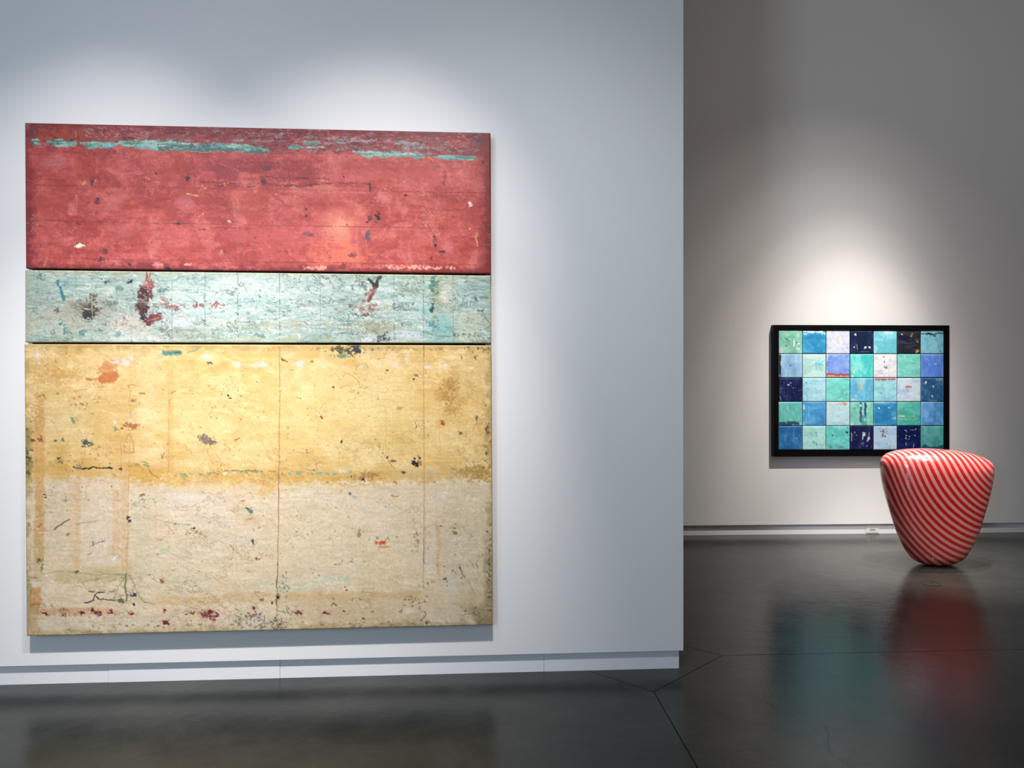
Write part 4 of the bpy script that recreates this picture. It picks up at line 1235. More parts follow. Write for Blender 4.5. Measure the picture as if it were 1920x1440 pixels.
    c.C *= (1 + 0.035 * c.n3 + 0.03 * c.h + 0.02 * c.n6)[..., None]
    return c


OUTP = 0.062
art = bpy.data.objects.new('abstract_painting', None)
link(art)
art.matrix_world = NEAR.matrix()
props(art, 'large weathered abstract painting of red, turquoise and yellow panels on the near white wall', 'painting')
p1 = grid_panel('panel', NEAR, [(46.2, 230), (919.8, 249), (920.4, 513.2), (48, 503.2)], OUTP, 0.05, 1.35, paint_red, GAIN_BIG, art, M_PAINT, side=(70, 28, 28))
p2 = grid_panel('panel', NEAR, [(46.8, 506.2), (919.8, 516.6), (920.8, 643.6), (46.8, 642)], OUTP, 0.05, 1.3, paint_teal, GAIN_BIG, art, M_PAINT, side=(84, 52, 46))
p3 = grid_panel('panel', NEAR, [(45.2, 645), (921.2, 647.6), (923.8, 1172), (49.5, 1193)], OUTP, 0.05, 1.35, paint_yellow, GAIN_BIG, art, M_PAINT, side=(120, 96, 56))
props(p1, 'scuffed red panel with flaking turquoise streaks')
props(p2, 'narrow pale turquoise panel with ruled lines and an oxblood stain')
props(p3, 'tall panel, yellow above and cream below, with oxblood drips')
for o, nm in ((p1, 'panel'), (p2, 'panel.001'), (p3, 'panel.002')):
    pass
tl = NEAR.local(NEAR.hit(60, 245, 0.02)); br = NEAR.local(NEAR.hit(910, 1160, 0.02))
st = boxes('stretcher', [(tl.x, br.x, -OUTP + 0.046, -0.0005, br.z + 0.02, tl.z - 0.02)], M_GAP, art)


# ------------------------------------------------------------------ the tiled work
XC = [1459.7, 1504.6, 1549.0, 1593.7, 1638.0, 1682.3, 1726.7, 1770.0]
YR = [619.0, 663.7, 708.7, 753.6, 798.7, 844.0]
TILES = [
    [(136, 198, 178), (62, 152, 196), (206, 216, 238), (24, 38, 66), (128, 206, 220), (36, 38, 50), (130, 196, 216)],
    [(150, 192, 226), (192, 232, 226), (122, 156, 226), (100, 212, 206), (226, 231, 244), (116, 202, 192), (98, 140, 224)],
    [(20, 32, 74), (166, 216, 236), (126, 216, 206), (110, 190, 222), (156, 216, 228), (190, 214, 238), (44, 90, 132)],
    [(100, 186, 178), (74, 152, 206), (182, 222, 234), (132, 206, 190), (58, 140, 190), (80, 176, 166), (94, 156, 212)],
    [(42, 108, 164), (168, 222, 216), (110, 206, 202), (24, 30, 74), (170, 202, 226), (12, 24, 72), (72, 152, 150)]]
TNAME = [
    ['mint tile with dark specks', 'blue tile with a white top edge', 'pale lavender tile with a pink fleck', 'navy tile with white dots', 'light turquoise tile', 'blackish tile with gold dots', 'light blue tile crossed by a black line'],
    ['sky blue tile with a black side', 'pale mint tile with blue dabs', 'periwinkle tile with a red foot', 'bright turquoise tile', 'white tile with dark ticks', 'plain teal tile', 'periwinkle tile'],
    ['navy tile with pale scratches', 'pale sky tile', 'aqua green tile', 'marbled blue tile', 'pale aqua tile with a red top', 'pale blue tile with a red fleck', 'slate blue tile with white flecks'],
    ['teal tile with a navy foot', 'mid blue tile', 'pale aqua tile with an orange top', 'mint tile with dark blue bars', 'mid blue tile with two white dots', 'sea green tile with a yellow dash', 'cornflower tile'],
    ['deep blue tile', 'pale mint tile with blue marks', 'turquoise tile with dark spots', 'navy tile with white blots', 'light blue tile with brown spots', 'navy tile with small white dots', 'dark teal tile']]


def tile_painter(r, k):
    base = np.array(TILES[r][k], float)
    base = np.clip(base.mean() + (base - base.mean()) * 1.12, 0, 250)

    def f(X, Y):
        x0, y0 = XC[k], YR[r]
        # local tile units 0..44 shifted so that every tile has its own grain
        c = Canvas(X + 0.0, Y + 0.0, base)
        s = 100 + r * 7 + k
        U = X * 1.0; V = Y * 1.0
        vert = (r * 3 + k * 5) % 3 == 0
        a1 = NZ.fbm(U, V, 10 if vert else 22, 22 if vert else 9, 4, s)
        a2 = NZ.fbm(U, V, 4, 9 if vert else 3, 3, s + 40)
        light = np.clip(base * 0.6 + 255 * 0.4, 0, 255) if base.sum() > 200 else base * 1.0 + 26
        dark = base * 0.78
        dk = base.sum() < 200
        c.all(sstep(0.0, 0.8, a1) * (0.45 if not dk else 0.7), light)
        c.all(sstep(0.0, 0.8, -a1) * 0.45, dark)
        c.all(sstep(0.3, 0.8, a2) * 0.3, light)
        c.all(sstep(0.3, 0.8, -a2) * 0.25, dark)
        b = lambda x, y, rx, ry, col, a=0.9, rot=0, ro=0.5: c.blob(x0 + x, y0 + y, rx, ry, col, a, rot, ro, 0.25)
        l = lambda p, w_, col, a=0.9, j=0.6: c.line([(x0 + q[0], y0 + q[1]) for q in p], w_, col, a, j)
        W_ = (240, 244, 244); K_ = (18, 24, 34)
        sp = lambda x, y, rx, ry, n, col, sz=0.8: c.specks(x0 + x, y0 + y, rx, ry, n, col, sz, 0.9, s)
        t = (r, k)
        if t == (0, 0):
            sp(22, 14, 18, 10, 12, (50, 84, 78), 0.8); l([(12, 15), (22, 21)], 1, (40, 70, 66)); sp(12, 26, 12, 8, 5, (60, 96, 90))
            b(29, 23, 1.5, 7, W_); b(38, 25, 2.5, 1.5, W_, .9, -30); b(37, 35, 4, 2, W_, .7); b(36, 8, 3, 4, (222, 214, 206), .7); b(16, 9, 4, 3, (176, 224, 206), .7); b(5, 38, 3, 6, (214, 226, 214), .7)
        if t == (0, 1):
            b(22, 2, 22, 2.5, W_, .9, 0, .6); b(36, 5, 8, 2, W_, .7, 10); b(4, 7, 4, 2, W_, .7); l([(16, 1), (30, 2)], 1.4, (50, 90, 100), .7); b(22, 20, 12, 10, (44, 130, 184), .5)
        if t == (0, 2):
            b(22, 14, 6, 5, (238, 214, 204), .9); l([(15, 14), (18, 10), (24, 9)], 1.6, W_); b(22, 19, 2, 7, (206, 176, 176), .6); b(40, 27, 1, 1, (80, 90, 120)); b(1, 28, 1, 1, (60, 80, 110))
        if t == (0, 3):
            b(11, 8.5, 2.2, 1.8, W_); b(8, 32, 1.2, 1.6, W_); b(28, 32, 2, 2, W_); b(37, 33, 1.6, 2, W_); l([(13, 27), (14, 36)], .8, (190, 190, 190), .7); l([(14, 41), (36, 40)], .7, (140, 150, 160), .6); b(22, 2, 20, 1.4, (80, 96, 110), .5)
        if t == (0, 4):
            c.rect(x0 + 0, y0 + 21, x0 + 46, y0 + 46, (96, 186, 202), .8, 1.5, 2); b(25, 5, 12, 3, (214, 238, 240), .8); b(3, 35, 3, 9, (200, 226, 216), .6); sp(20, 14, 12, 4, 6, (84, 160, 180))
        if t == (0, 5):
            b(9, 8, 1.3, 1.3, W_); b(28, 8, 1.6, 1.3, (220, 190, 110)); b(26, 11, 1.4, 1.2, (200, 160, 80)); b(37, 38.5, 3, 3, (220, 168, 78)); sp(38, 16, 4, 10, 8, (150, 140, 120), .9); b(13, 16, 9, 5, (14, 20, 56), .7)
            l([(14, 25), (38, 23)], .8, (110, 100, 90), .6); l([(2, 1), (42, 1)], 1.2, (150, 140, 120), .6)
        if t == (0, 6):
            l([(0, 7), (13, 6.5), (22, 8), (27, 7), (31, 5.6), (44, 5.4)], 1.8, K_); b(17, 6.5, 5, 2.2, K_); b(25, 11, 2.6, 1.4, (60, 80, 90)); b(14, 29.5, 1.2, 1, (60, 100, 110)); l([(8, 36), (14, 30), (22, 22)], .8, (90, 150, 160), .6); b(36, 39, 2, 1, (70, 120, 130))
        if t == (1, 0):
            c.rect(x0 - 2, y0 - 2, x0 + 4.5, y0 + 47, K_, .97, .8, 1.2); l([(6, 10), (8, 16), (9, 26)], 1, (210, 230, 240), .7); l([(27, 18), (22, 22), (20, 30)], .8, (110, 140, 160), .6); b(22, 22, 1.3, 1.3, (60, 80, 100)); b(2, 40, 1.2, 3, (150, 150, 140), .7)
        if t == (1, 1):
            b(30, 18, 8, 3.5, (120, 196, 216), .8, 0, .7); l([(25, 18), (25.5, 29)], 1.6, (110, 186, 206)); l([(31, 18), (31.5, 29)], 1.6, (110, 186, 206))
        if t == (1, 2):
            c.rect(x0 - 1, y0 - 1, x0 + 2.5, y0 + 40, (210, 222, 240), .85, 1, 3); c.rect(x0 - 1, y0 + 38, x0 + 46, y0 + 47, (206, 160, 136), .95, .8, 1.5); c.rect(x0 - 1, y0 + 37.5, x0 + 46, y0 + 41, (164, 72, 70), .9, .8, 1.8)
            b(30, 6, 8, 2, (160, 190, 240), .6, -20)
        if t == (1, 3):
            b(12, 26, 12, 10, (150, 226, 220), .7); b(34, 12, 9, 12, (64, 190, 190), .6); l([(16, 30), (26, 40)], 1, (60, 160, 160), .7); b(34, 36, 1.8, 1, (40, 90, 90)); b(8, 33, 1, 2, W_, .9); b(5, 42, 1.2, 1.6, W_)
        if t == (1, 4):
            for q in ((19, 5), (20, 15), (21, 24), (24, 25)):
                b(q[0], q[1], 1, 2.4, (70, 120, 120), .85)
            l([(29, 1), (29, 42)], .8, (196, 206, 220), .8); b(32, 11, .8, .8, (180, 150, 150))
        if t == (1, 5):
            l([(12, 16), (40, 16)], .9, (84, 170, 162), .7); b(5, 10, 2, 2, (180, 226, 206), .6)
        if t == (1, 6):
            b(28, 19, 1.8, 1.6, (200, 210, 230)); l([(14, 19), (26, 20)], 1.2, (140, 170, 240), .7); l([(10, 26), (6, 36)], 1.2, (140, 170, 240), .7); l([(0, 2), (44, 3)], 1.4, (150, 180, 240), .7); b(41, 30, 2, 12, (140, 170, 240), .5)
        if t == (2, 0):
            sp(22, 24, 34, 30, 34, (170, 150, 140), .6); b(18, 13, 2.2, 1.6, (226, 226, 220)); b(22, 9, 2, 1, (190, 190, 190), .7); l([(3, 34), (4, 42)], 1.4, (200, 170, 150), .7); l([(16, 4), (18, 24), (14, 40)], .7, (90, 100, 130), .6)
        if t == (2, 1):
            sp(8, 9, 3, 8, 5, (70, 130, 150), .9); l([(25, 20), (26, 31)], .9, (130, 160, 190), .7); l([(10, 33), (10, 42)], .9, (110, 140, 170), .6)
        if t == (2, 2):
            sp(26, 32, 16, 8, 8, (110, 150, 130), .9); b(37, 2, 3, 1, (110, 140, 130), .7); l([(38, 26), (39, 32)], .8, (90, 130, 120), .7); l([(8, 8), (9, 20)], .7, (150, 160, 130), .6)
        if t == (2, 3):
            b(20, 6, 8, 7, (170, 220, 226), .7); l([(10, 38), (18, 22), (24, 8)], 3, (200, 204, 180), .55, 1.5); b(8, 26, 8, 12, (84, 170, 220), .6); b(19, 18, 4, 5, (190, 186, 160), .6); b(6, 41, 4, 2, (222, 210, 200), .7)
        if t == (2, 4):
            c.rect(x0 + 2, y0 - 1, x0 + 41, y0 + 4.5, (150, 84, 74), .9, .8, 1.8); sp(20, 3, 26, 2, 8, (220, 200, 190), .9); b(14, 28, 1, 1, (60, 120, 130)); b(21, 32, .8, 2, (50, 110, 120)); b(18, 12, 3, 2, (110, 180, 200), .6)
        if t == (2, 5):
            b(20, 17, 4, 2, (190, 100, 96), .85, 0, .8); b(20, 22, 3, 4, (150, 160, 190), .6); b(29, 9, 1.4, 1, (90, 150, 160))
        if t == (2, 6):
            b(9, 9, 1.6, 2, (220, 230, 236)); b(22, 34, 2, 2.2, W_); b(23, 14 + 2, 2, 2, W_, .9); sp(22, 20, 30, 26, 22, (110, 150, 180), .8); b(24, 43, 6, 1.2, (190, 200, 190), .7); l([(28, 4), (40, 3)], 1, (200, 210, 210), .7)
        if t == (3, 0):
            c.rect(x0 - 1, y0 + 38, x0 + 38, y0 + 44, (34, 70, 100), .92, .8, 2); b(15, 38.5, 4, 1, (180, 200, 210), .8); l([(0, 37.5), (44, 36.5)], 1, (60, 130, 130), .6)
        if t == (3, 1):
            b(3, 10, 2, 6, W_, .8); b(7, 34, 1.2, 5, W_, .7); b(7, 22, 4, 20, (84, 170, 206), .5); b(12, 20, 2, 12, (130, 200, 224), .6); b(3, 42, 3, 3, (190, 216, 220), .7)
        if t == (3, 2):
            b(34, 2.6, 7, 2, (214, 138, 108), .9, -4, .6); b(34, 5.4, 2, 1.8, (210, 126, 100)); b(12, 4, 14, 1.8, (226, 186, 172), .7, 0, .6); b(26, 34, 14, 3, (216, 238, 242), .7)
        if t == (3, 3):
            c.rect(x0 + 19, y0 - 1, x0 + 23, y0 + 38, (26, 84, 120), .9, .8, 1.6); c.rect(x0 + 27, y0 - 1, x0 + 31, y0 + 28, (20, 74, 116), .92, .8, 1.4); c.rect(x0 + 22, y0 + 26, x0 + 31, y0 + 46, (70, 150, 160), .7, 1, 2)
            b(20, 6.5, 1.8, 1.8, W_); b(23.5, 20, 1.2, 5, (190, 220, 220)); b(28, 33, 2, 2.5, (190, 220, 210), .8); b(8, 12, 3, 2, (84, 160, 160), .6); b(4, 42, 3, 2, (214, 232, 224), .7)
        if t == (3, 4):
            b(10, 12, 1.4, 1.8, W_); b(28, 11, 2, 1.2, W_); b(40, 31, 2.4, 1.2, (190, 220, 236)); l([(0, 1.5), (20, 1)], 1.4, (200, 220, 230), .8); b(24, 28, 9, 6, (36, 116, 176), .6); b(1, 42, 1, 3, (190, 220, 230), .7)
        if t == (3, 5):
            l([(2, 27), (13, 27)], 1.9, (226, 208, 130), .95, .6); b(25, 27.5, 6, 1.6, (160, 160, 80), .8, 0, .7); b(31, 27, 1.6, 1, (150, 220, 220), .8); l([(4, 29.5), (30, 30)], .8, (60, 130, 110), .6)
        if t == (3, 6):
            l([(26, 3), (27, 20), (26, 40)], 1, (50, 100, 176), .7, 1.5); l([(10, 14), (20, 24), (26, 34)], .9, (60, 110, 180), .6); b(19, 41, 4, 2, (60, 110, 190), .6); l([(28, 34), (38, 40)], 1, (60, 110, 180), .6)
        if t == (4, 0):
            l([(21, 10), (17, 22), (10, 36)], 1.2, (30, 86, 140), .8); b(30, 23, 1, 1, (150, 200, 230)); b(33.5, 23, 1.2, 1.2, (170, 210, 236)); b(5, 24, 2.4, 4, (70, 130, 150), .7); b(40, 34, 4, 8, (60, 140, 180), .4)
        if t == (4, 1):
            b(25, 13, 1.4, 1.8, (70, 120, 176)); l([(26, 15), (26, 20), (29, 18)], 1, (90, 140, 190)); b(24, 31, 4, 1.6, (100, 150, 196), .8, 20); b(26, 34, 1.6, 2.4, (90, 130, 190), .8); b(14, 39, 1.4, 1, (110, 160, 170), .8); b(40, 4, 1, 1, (140, 160, 120))
        if t == (4, 2):
            b(39.5, 12, 1.8, 1.8, K_); b(13, 18, 1.3, 1.5, K_); b(19.5, 19.5, 1, 1, (50, 110, 110)); b(41, 17, 1, 1, (40, 80, 80)); b(40, 3.6, 1.8, 1.2, (60, 120, 116)); b(9, 39.5, 2, 2, (100, 130, 120)); b(28, 40, 3.5, 2, (130, 130, 110)); b(36, 32, 1.8, 2.4, (130, 170, 150), .7)
        if t == (4, 3):
            b(26, 16, 2.6, 3.6, (224, 224, 216)); b(24, 23, 1, 2.4, (200, 205, 214)); b(35, 24, 1.6, 3, (224, 224, 220)); l([(35, 24), (32, 29)], 1.6, (210, 214, 216)); l([(36, 12), (35, 19)], 1, (200, 204, 206), .8); sp(28, 36, 20, 8, 10, (180, 186, 200), .8); l([(3, 13), (3, 28)], 1.2, (200, 204, 206), .8); sp(10, 20, 6, 12, 6, (150, 156, 180), .8)
        if t == (4, 4):
            sp(18, 12, 5, 8, 9, (96, 64, 76), 1.2); b(18, 11, 2, 4, (150, 110, 110), .8); sp(25, 10, 2, 10, 5, (76, 76, 110), 1.1); b(16.5, 20, 1.6, .9, (70, 60, 90)); b(22, 19.5, 1.2, 1.2, (80, 70, 100))
        if t == (4, 5):
            for q in ((17, 18), (23, 19.4), (16, 22.6), (22, 24.4), (34, 18)):
                b(q[0], q[1], 1.1, 1.1, (220, 224, 226))
            l([(16, 31), (16, 36)], 1, (170, 180, 200)); l([(31, 34), (30, 40)], 1.1, (170, 180, 200)); l([(14, 8), (18, 9)], 1.4, (190, 196, 206)); l([(24, 8), (34, 7)], 1, (170, 176, 190), .8); b(35, 6, 1, 1, (190, 196, 206)); sp(22, 22, 30, 30, 10, (110, 120, 160), .7)
        if t == (4, 6):
            c.rect(x0 - 1, y0 + 38, x0 + 46, y0 + 46, (24, 60, 84), .8, 1.5, 2.5); b(30, 12, 16, 8, (84, 166, 160), .5); b(12, 26, 12, 8, (66, 142, 146), .5)
        # paler line along the arris of the lighter tiles
        if not dk:
            c.edges(np.clip(base * .5 + 128, 0, 255), 1.3, 0.6, 0.4)
        c.C *= (1 + 0.03 * c.n3)[..., None]
        return c
    return f


OUTF = 0.055
fw = bpy.data.objects.new('framed_tile_painting', None)
link(fw)
fw.matrix_world = FAR.matrix()
props(fw, 'black framed painting of blue, green and navy squares on the far wall', 'painting')


def fl(px, py, out):
    return FAR.local(FAR.hit(px, py, out))


tlf, brf = fl(1450.3, 609.2, OUTF), fl(1780.3, 854.6, OUTF)
tli, bri = fl(1459.6, 618.6, OUTF), fl(1770.4, 844.4, OUTF)
fx0, fx1, fz0, fz1 = tlf.x, brf.x, brf.z, tlf.z
ix0, ix1, iz0, iz1 = tli.x, bri.x, bri.z, tli.z
fr = boxes('frame', [(fx0, fx1, -OUTF, -0.0005, iz1, fz1), (fx0, fx1, -OUTF, -0.0005, fz0, iz0),
                     (fx0, ix0, -OUTF, -0.0005, iz0, iz1), (ix1, fx1, -OUTF, -0.0005, iz0, iz1)], M_BLACK, fw, 0.0)
bk = boxes('backing_board', [(ix0 - 0.002, ix1 + 0.002, -0.030, -0.001, iz0 - 0.002, iz1 + 0.002)], M_GAP, fw)
g = 0.55
trng = np.random.RandomState(4)
for r in range(5):
    for k in range(7):
        j = trng.uniform(-0.25, 0.25, 4)
        q = [(XC[k] + g + j[0], YR[r] + g + j[1]), (XC[k + 1] - g, YR[r] + g + j[1]),
             (XC[k + 1] - g, YR[r + 1] - g + j[2]), (XC[k] + g + j[0], YR[r + 1] - g + j[2])]
        o = grid_panel('painted_tile', FAR, q, 0.047 + 0.003 * trng.rand(), 0.0165, 1.1, tile_painter(r, k), GAIN_SMALL, fw, M_TILE,
                       edge=0.003, side=tuple(np.array(TILES[r][k]) * 0.45), relief=0.0008)
        o['label'] = TNAME[r][k]

# ------------------------------------------------------------------ the striped sculpture
YC = 5.98           # distance of its middle
SIL_L = [(1740, 841.2), (1723, 841.3), (1708, 842), (1693, 843.4), (1680, 846), (1666.7, 850), (1658, 856), (1653.6, 861.5), (1652.6, 868), (1653.3, 886.7), (1656.7, 910), (1662.5, 933.3), (1671.7, 965), (1683, 1000), (1695, 1028), (1706.7, 1046.7), (1720, 1057), (1735, 1060.5), (1752, 1061)]
SIL_R = [(1740, 841.2), (1758, 841.8), (1783, 843.6), (1800, 846), (1816.7, 849), (1831, 853), (1841.7, 857), (1850, 861), (1856.7, 866.5), (1859.5, 874), (1859.3, 886.7), (1855.5, 910), (1848.5, 940), (1840, 970), (1832.5, 996.7), (1821.5, 1023), (1807, 1046.7), (1795, 1056), (1782, 1060), (1752, 1061)]


def to_obj(px, py):
    return ((px - 960) / F * YC, EYE - (py - HZ) / F * YC)


TILT_TOP = 0.0
L_ = np.array([to_obj(*p) for p in SIL_L]); R_ = np.array([to_obj(*p) for p in SIL_R])
ztop = L_[0, 1]; zbot = 0.0
# parametrise both silhouettes by normalised arc length and loft sections between them
def resample(P, n):
    d = np.concatenate([[0], np.cumsum(np.hypot(*np.diff(P, axis=0).T))])
    t = np.linspace(0, d[-1], n)
    # smooth the trace
    x = np.interp(t, d, P[:, 0]); z = np.interp(t, d, P[:, 1])
    for _ in range(14):
        x[1:-1] = (x[:-2] + 2 * x[1:-1] + x[2:]) / 4
        z[1:-1] = (z[:-2] + 2 * z[1:-1] + z[2:]) / 4
    return x, z


NS, NR = 150, 128
lx, lz = resample(L_, NS); rx, rz = resample(R_, NS)
# ground contact: stretch the lowest part down to the floor
def ground(z):
    lo = z.min()
    t = np.clip((ztop - z) / (ztop - lo), 0, 1)
    return z - lo * t ** 3
lz, rz = ground(lz), ground(rz)
cxs = (lx + rx) / 2; czs = (lz + rz) / 2
ax_ = (rx - lx) / 2; az_ = (rz - lz) / 2
amax = ax_.max()
DEPTH = 0.235
bq = DEPTH * (np.clip(ax_, 0, None) / amax) ** 0.85
phi_r = np.linspace(0, 2 * math.pi, NR, endpoint=False)
cs, sn = np.cos(phi_r), np.sin(phi_r)
VX = cxs[:, None] + ax_[:, None] * cs[None, :]
VY = YC - bq[:, None] * sn[None, :]
VZ = czs[:, None] + az_[:, None] * cs[None, :]


def front_y(x, z):
    """front surface of the sculpture at object-space (x, z)"""
    half = np.interp(-z, -rz, rx) - np.interp(-z, -lz, lx)
    mid_ = (np.interp(-z, -rz, rx) + np.interp(-z, -lz, lx)) / 2
    a = max(half / 2, 1e-3)
    t = min(abs((x - mid_) / a), 1)
    return YC - DEPTH * (a / amax) ** 0.85 * math.sqrt(1 - t * t)


STR = []
for i, x in enumerate([1655.4, 1664.2, 1675.8, 1688.3, 1700.8, 1713.3, 1726.7, 1740, 1753.5, 1765, 1778, 1790.8, 1803.3, 1815, 1826.7, 1837.5, 1846.7, 1855]):
    STR.append((x, 863.3, i))
for i, x in zip(range(-2, 11), [1671.7, 1682.5, 1692.5, 1705, 1718.3, 1732.5, 1746.7, 1760.3, 1775.8, 1792.5, 1810.8, 1827.5, 1841]):
    STR.append((x, 949.5, i))
for i, y in zip(range(4, -4, -1), [955, 973.3, 990, 1004.2, 1018.3, 1031.7, 1045, 1057.5]):
    STR.append((1750, y, i))
for y, i0, xs in ((1003, -4, (1684.7, 1692.1, 1703.6, 1716.2, 1730.5, 1747.1, 1766, 1786.7, 1809.6)),
                  (1031, -4, (1703.6, 1715.6, 1730, 1747.7, 1768.3, 1790, 1813)),
                  (905, -1, (1662.3, 1671.5, 1682.4, 1694.4, 1708.8, 1720.8, 1734, 1746.6, 1759.7, 1773.5, 1787.2, 1802.1, 1817.6, 1832.5, 1847.4)),
                  (975, -3, (1677.8, 1685.3, 1695, 1707, 1721.9, 1735.7, 1751.7, 1768.9, 1786.7, 1805, 1825.6))):
    for k, x in enumerate(xs):
        STR.append((x, y, i0 + k))
for x, y, i in ((1842.5, 955, 9), (1839.6, 966.7, 8), (1836.7, 977.5, 7), (1833.3, 988.3, 6), (1830, 998.3, 5), (1826.7, 1008.3, 4), (1822.5, 1018.3, 3), (1818.3, 1028.3, 2), (1812.5, 1037.5, 1), (1806.7, 1047, 0),
                (1859, 880, 16), (1857.5, 890, 15), (1855.8, 901.7, 14), (1853.3, 913.3, 13), (1851.3, 924.2, 12), (1848.3, 935.8, 11), (1845.8, 945.8, 10)):
    STR.append((x, y, i))
rows, rhs = [], []
SX, SZ = 3.36, 0.5
def basis(x, z):
    x = (x - SX); z = (z - SZ)
    return [x * 0 + 1, x, z, x * x, x * z, z * z, x ** 3, x * x * z, x * z * z, z ** 3,
            x ** 4, x ** 3 * z, x * x * z * z, x * z ** 3, z ** 4]
for px, py, i in STR:
    y = YC
    for _ in range(12):
        X_ = (px - 960) / F * y; Z_ = EYE - (py - HZ) / F * y
        y = 0.5 * y + 0.5 * front_y(X_, Z_)
    rows.append(basis(X_, Z_)); rhs.append(i)
coef = np.linalg.lstsq(np.array(rows), np.array(rhs, float), rcond=None)[0]
print('stripe fit residual', np.abs(np.array(rows) @ coef - rhs).max(), np.sqrt(((np.array(rows) @ coef - rhs) ** 2).mean()))
PH = sum(cf * b for cf, b in zip(coef, basis(VX, VZ)))

verts = np.stack([VX.ravel(), VY.ravel(), VZ.ravel()], 1)
base_c = np.array([cxs[-1], YC, 0.0])
verts[:, 0] -= base_c[0]; verts[:, 1] -= base_c[1]
faces = []
for i in range(NS - 1):
    for j in range(NR):
        j2 = (j + 1) % NR
        faces.append((i * NR + j, i * NR + j2, (i + 1) * NR + j2, (i + 1) * NR + j))


def stripes():
    m, nt, b = new_mat('glazed_red_and_blush_stripes')
    N, L = nt.nodes.new, nt.links.new
    at = N('ShaderNodeAttribute'); at.attribute_name = 'stripe'
    tc = N('ShaderNodeTexCoord')
    nz = N('ShaderNodeTexNoise'); nz.inputs['Scale'].default_value = 9
    nz.inputs['Detail'].default_value = 4
    L(tc.outputs['Object'], nz.inputs['Vector'])
    w1 = N('ShaderNodeMath'); w1.operation = 'MULTIPLY_ADD'; w1.inputs[1].default_value = 0.14
    L(nz.outputs['Fac'], w1.inputs[0]); L(at.outputs['Fac'], w1.inputs[2])
    a2 = N('ShaderNodeMath'); a2.operation = 'ADD'; a2.inputs[1].default_value = 100.43
    L(w1.outputs[0], a2.inputs[0])
    fr_ = N('ShaderNodeMath'); fr_.operation = 'FRACT'; L(a2.outputs[0], fr_.inputs[0])
    s = N('ShaderNodeMath'); s.operation = 'SUBTRACT'; s.inputs[1].default_value = 0.5; L(fr_.outputs[0], s.inputs[0])
    ab = N('ShaderNodeMath'); ab.operation = 'ABSOLUTE'; L(s.outputs[0], ab.inputs[0])
    mr = N('ShaderNodeMapRange'); mr.inputs['From Min'].default_value = 0.235; mr.inputs['From Max'].default_value = 0.275
    L(ab.outputs[0], mr.inputs['Value'])
    n2 = N('ShaderNodeTexNoise'); n2.inputs['Scale'].default_value = 40; n2.inputs['Detail'].default_value = 6
    L(tc.outputs['Object'], n2.inputs['Vector'])
    red = N('ShaderNodeMix'); red.data_type = 'RGBA'
    red.inputs['A'].default_value = (*lin((180, 18, 30)), 1); red.inputs['B'].default_value = (*lin((206, 34, 42)), 1)
    L(n2.outputs['Fac'], red.inputs['Factor'])
    pk = N('ShaderNodeMix'); pk.data_type = 'RGBA'
    pk.inputs['A'].default_value = (*lin((220, 134, 122)), 1); pk.inputs['B'].default_value = (*lin((232, 158, 142)), 1)
    L(n2.outputs['Fac'], pk.inputs['Factor'])
    mx = N('ShaderNodeMix'); mx.data_type = 'RGBA'
    L(mr.outputs['Result'], mx.inputs['Factor']); L(red.outputs['Result'], mx.inputs['A']); L(pk.outputs['Result'], mx.inputs['B'])
    L(mx.outputs['Result'], b.inputs['Base Color'])
    b.inputs['Roughness'].default_value = 0.35
    b.inputs['Coat Weight'].default_value = 1.0
    b.inputs['Coat Roughness'].default_value = 0.06
    n3 = N('ShaderNodeTexNoise'); n3.inputs['Scale'].default_value = 28; n3.inputs['Detail'].default_value = 3
    L(tc.outputs['Object'], n3.inputs['Vector'])
    bp = N('ShaderNodeBump'); bp.inputs['Strength'].default_value = 0.22; bp.inputs['Distance'].default_value = 0.004
    L(n3.outputs['Fac'], bp.inputs['Height'])
    L(bp.outputs['Normal'], b.inputs['Coat Normal']); L(bp.outputs['Normal'], b.inputs['Normal'])
    return m


sc = mesh_obj('ceramic_sculpture', verts, faces, stripes(), smooth=True)
sc.location = base_c
at = sc.data.attributes.new('stripe', 'FLOAT', 'POINT')
at.data.foreach_set('value', PH.ravel().astype(np.float32))
props(sc, 'tapering glazed ceramic form with red and pink diagonal stripes standing on the dark floor', 'sculpture')

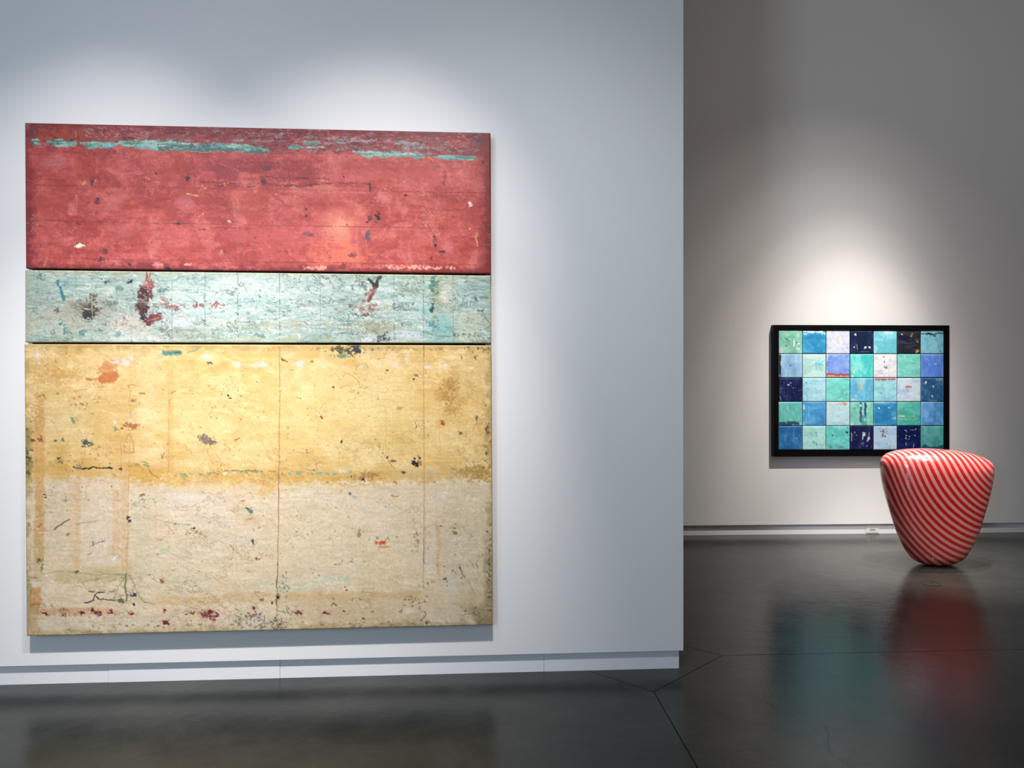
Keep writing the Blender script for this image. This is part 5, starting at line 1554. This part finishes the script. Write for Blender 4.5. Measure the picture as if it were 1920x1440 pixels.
# ------------------------------------------------------------------ outlets
wo = bpy.data.objects.new('wall_outlet', None)
link(wo)
pc = FAR.local(FAR.hit(1636, 996, -0.02))
wo.matrix_world = FAR.matrix() @ Matrix.Translation((pc.x, 0.022, 0))
props(wo, 'small white outlet set in the baseboard of the far wall, left of the striped sculpture', 'outlet')
boxes('cover_plate', [(-0.061, 0.061, -0.004, 0.0, 0.010, 0.076)], M_PLATE, wo, 0.001)
boxes('socket_face', [(-0.036, 0.036, -0.0055, -0.004, 0.026, 0.062)], M_PLATE, wo, 0.0006)
boxes('slot', [(-0.027, 0.027, -0.0062, -0.0055, 0.036, 0.043)], M_SLOT, wo)
for s_ in (-1, 1):
    boxes('prong_hole', [(0.011 * s_ - 0.0025, 0.011 * s_ + 0.0025, -0.0062, -0.0055, 0.050, 0.058)], M_SLOT, wo)

fo = bpy.data.objects.new('floor_outlet', None)
link(fo)
fc = floor_pt(1745, 1094)
fo.location = (fc.x, fc.y, 0)
props(fo, 'round dark metal floor outlet cover in front of the striped sculpture', 'floor outlet')


def ring(name, r0, r1, z0, z1, mat, n=48):
    V, Fc = [], []
    for k in range(n):
        a = 2 * math.pi * k / n
        for r_, z_ in ((r0, z0), (r1, z0), (r1, z1), (r0, z1)):
            V.append((r_ * math.cos(a), r_ * math.sin(a), z_))
    for k in range(n):
        a, b = 4 * k, 4 * ((k + 1) % n)
        for q in range(4):
            Fc.append((a + q, b + q, b + (q + 1) % 4, a + (q + 1) % 4))
    return mesh_obj(name, V, Fc, mat, fo)


def disc(name, r_, z0, z1, mat, n=48):
    V = [(r_ * math.cos(2 * math.pi * k / n), r_ * math.sin(2 * math.pi * k / n), z) for z in (z0, z1) for k in range(n)]
    Fc = [tuple(range(n, 2 * n))] + [(k, (k + 1) % n, n + (k + 1) % n, n + k) for k in range(n)]
    return mesh_obj(name, V, Fc, mat, fo)


ring('rim', 0.060, 0.069, 0.0, 0.003, M_METAL)
disc('lid', 0.0575, 0.0, 0.0015, M_FLOOR)
ring('groove', 0.0575, 0.060, 0.0, 0.0006, M_CRACK)
mesh_obj('finger_notch', [(-0.012, -0.004, 0.0018), (0.012, -0.004, 0.0018), (0.012, 0.004, 0.0018), (-0.012, 0.004, 0.0018)], [(0, 1, 2, 3)], M_CRACK, fo)
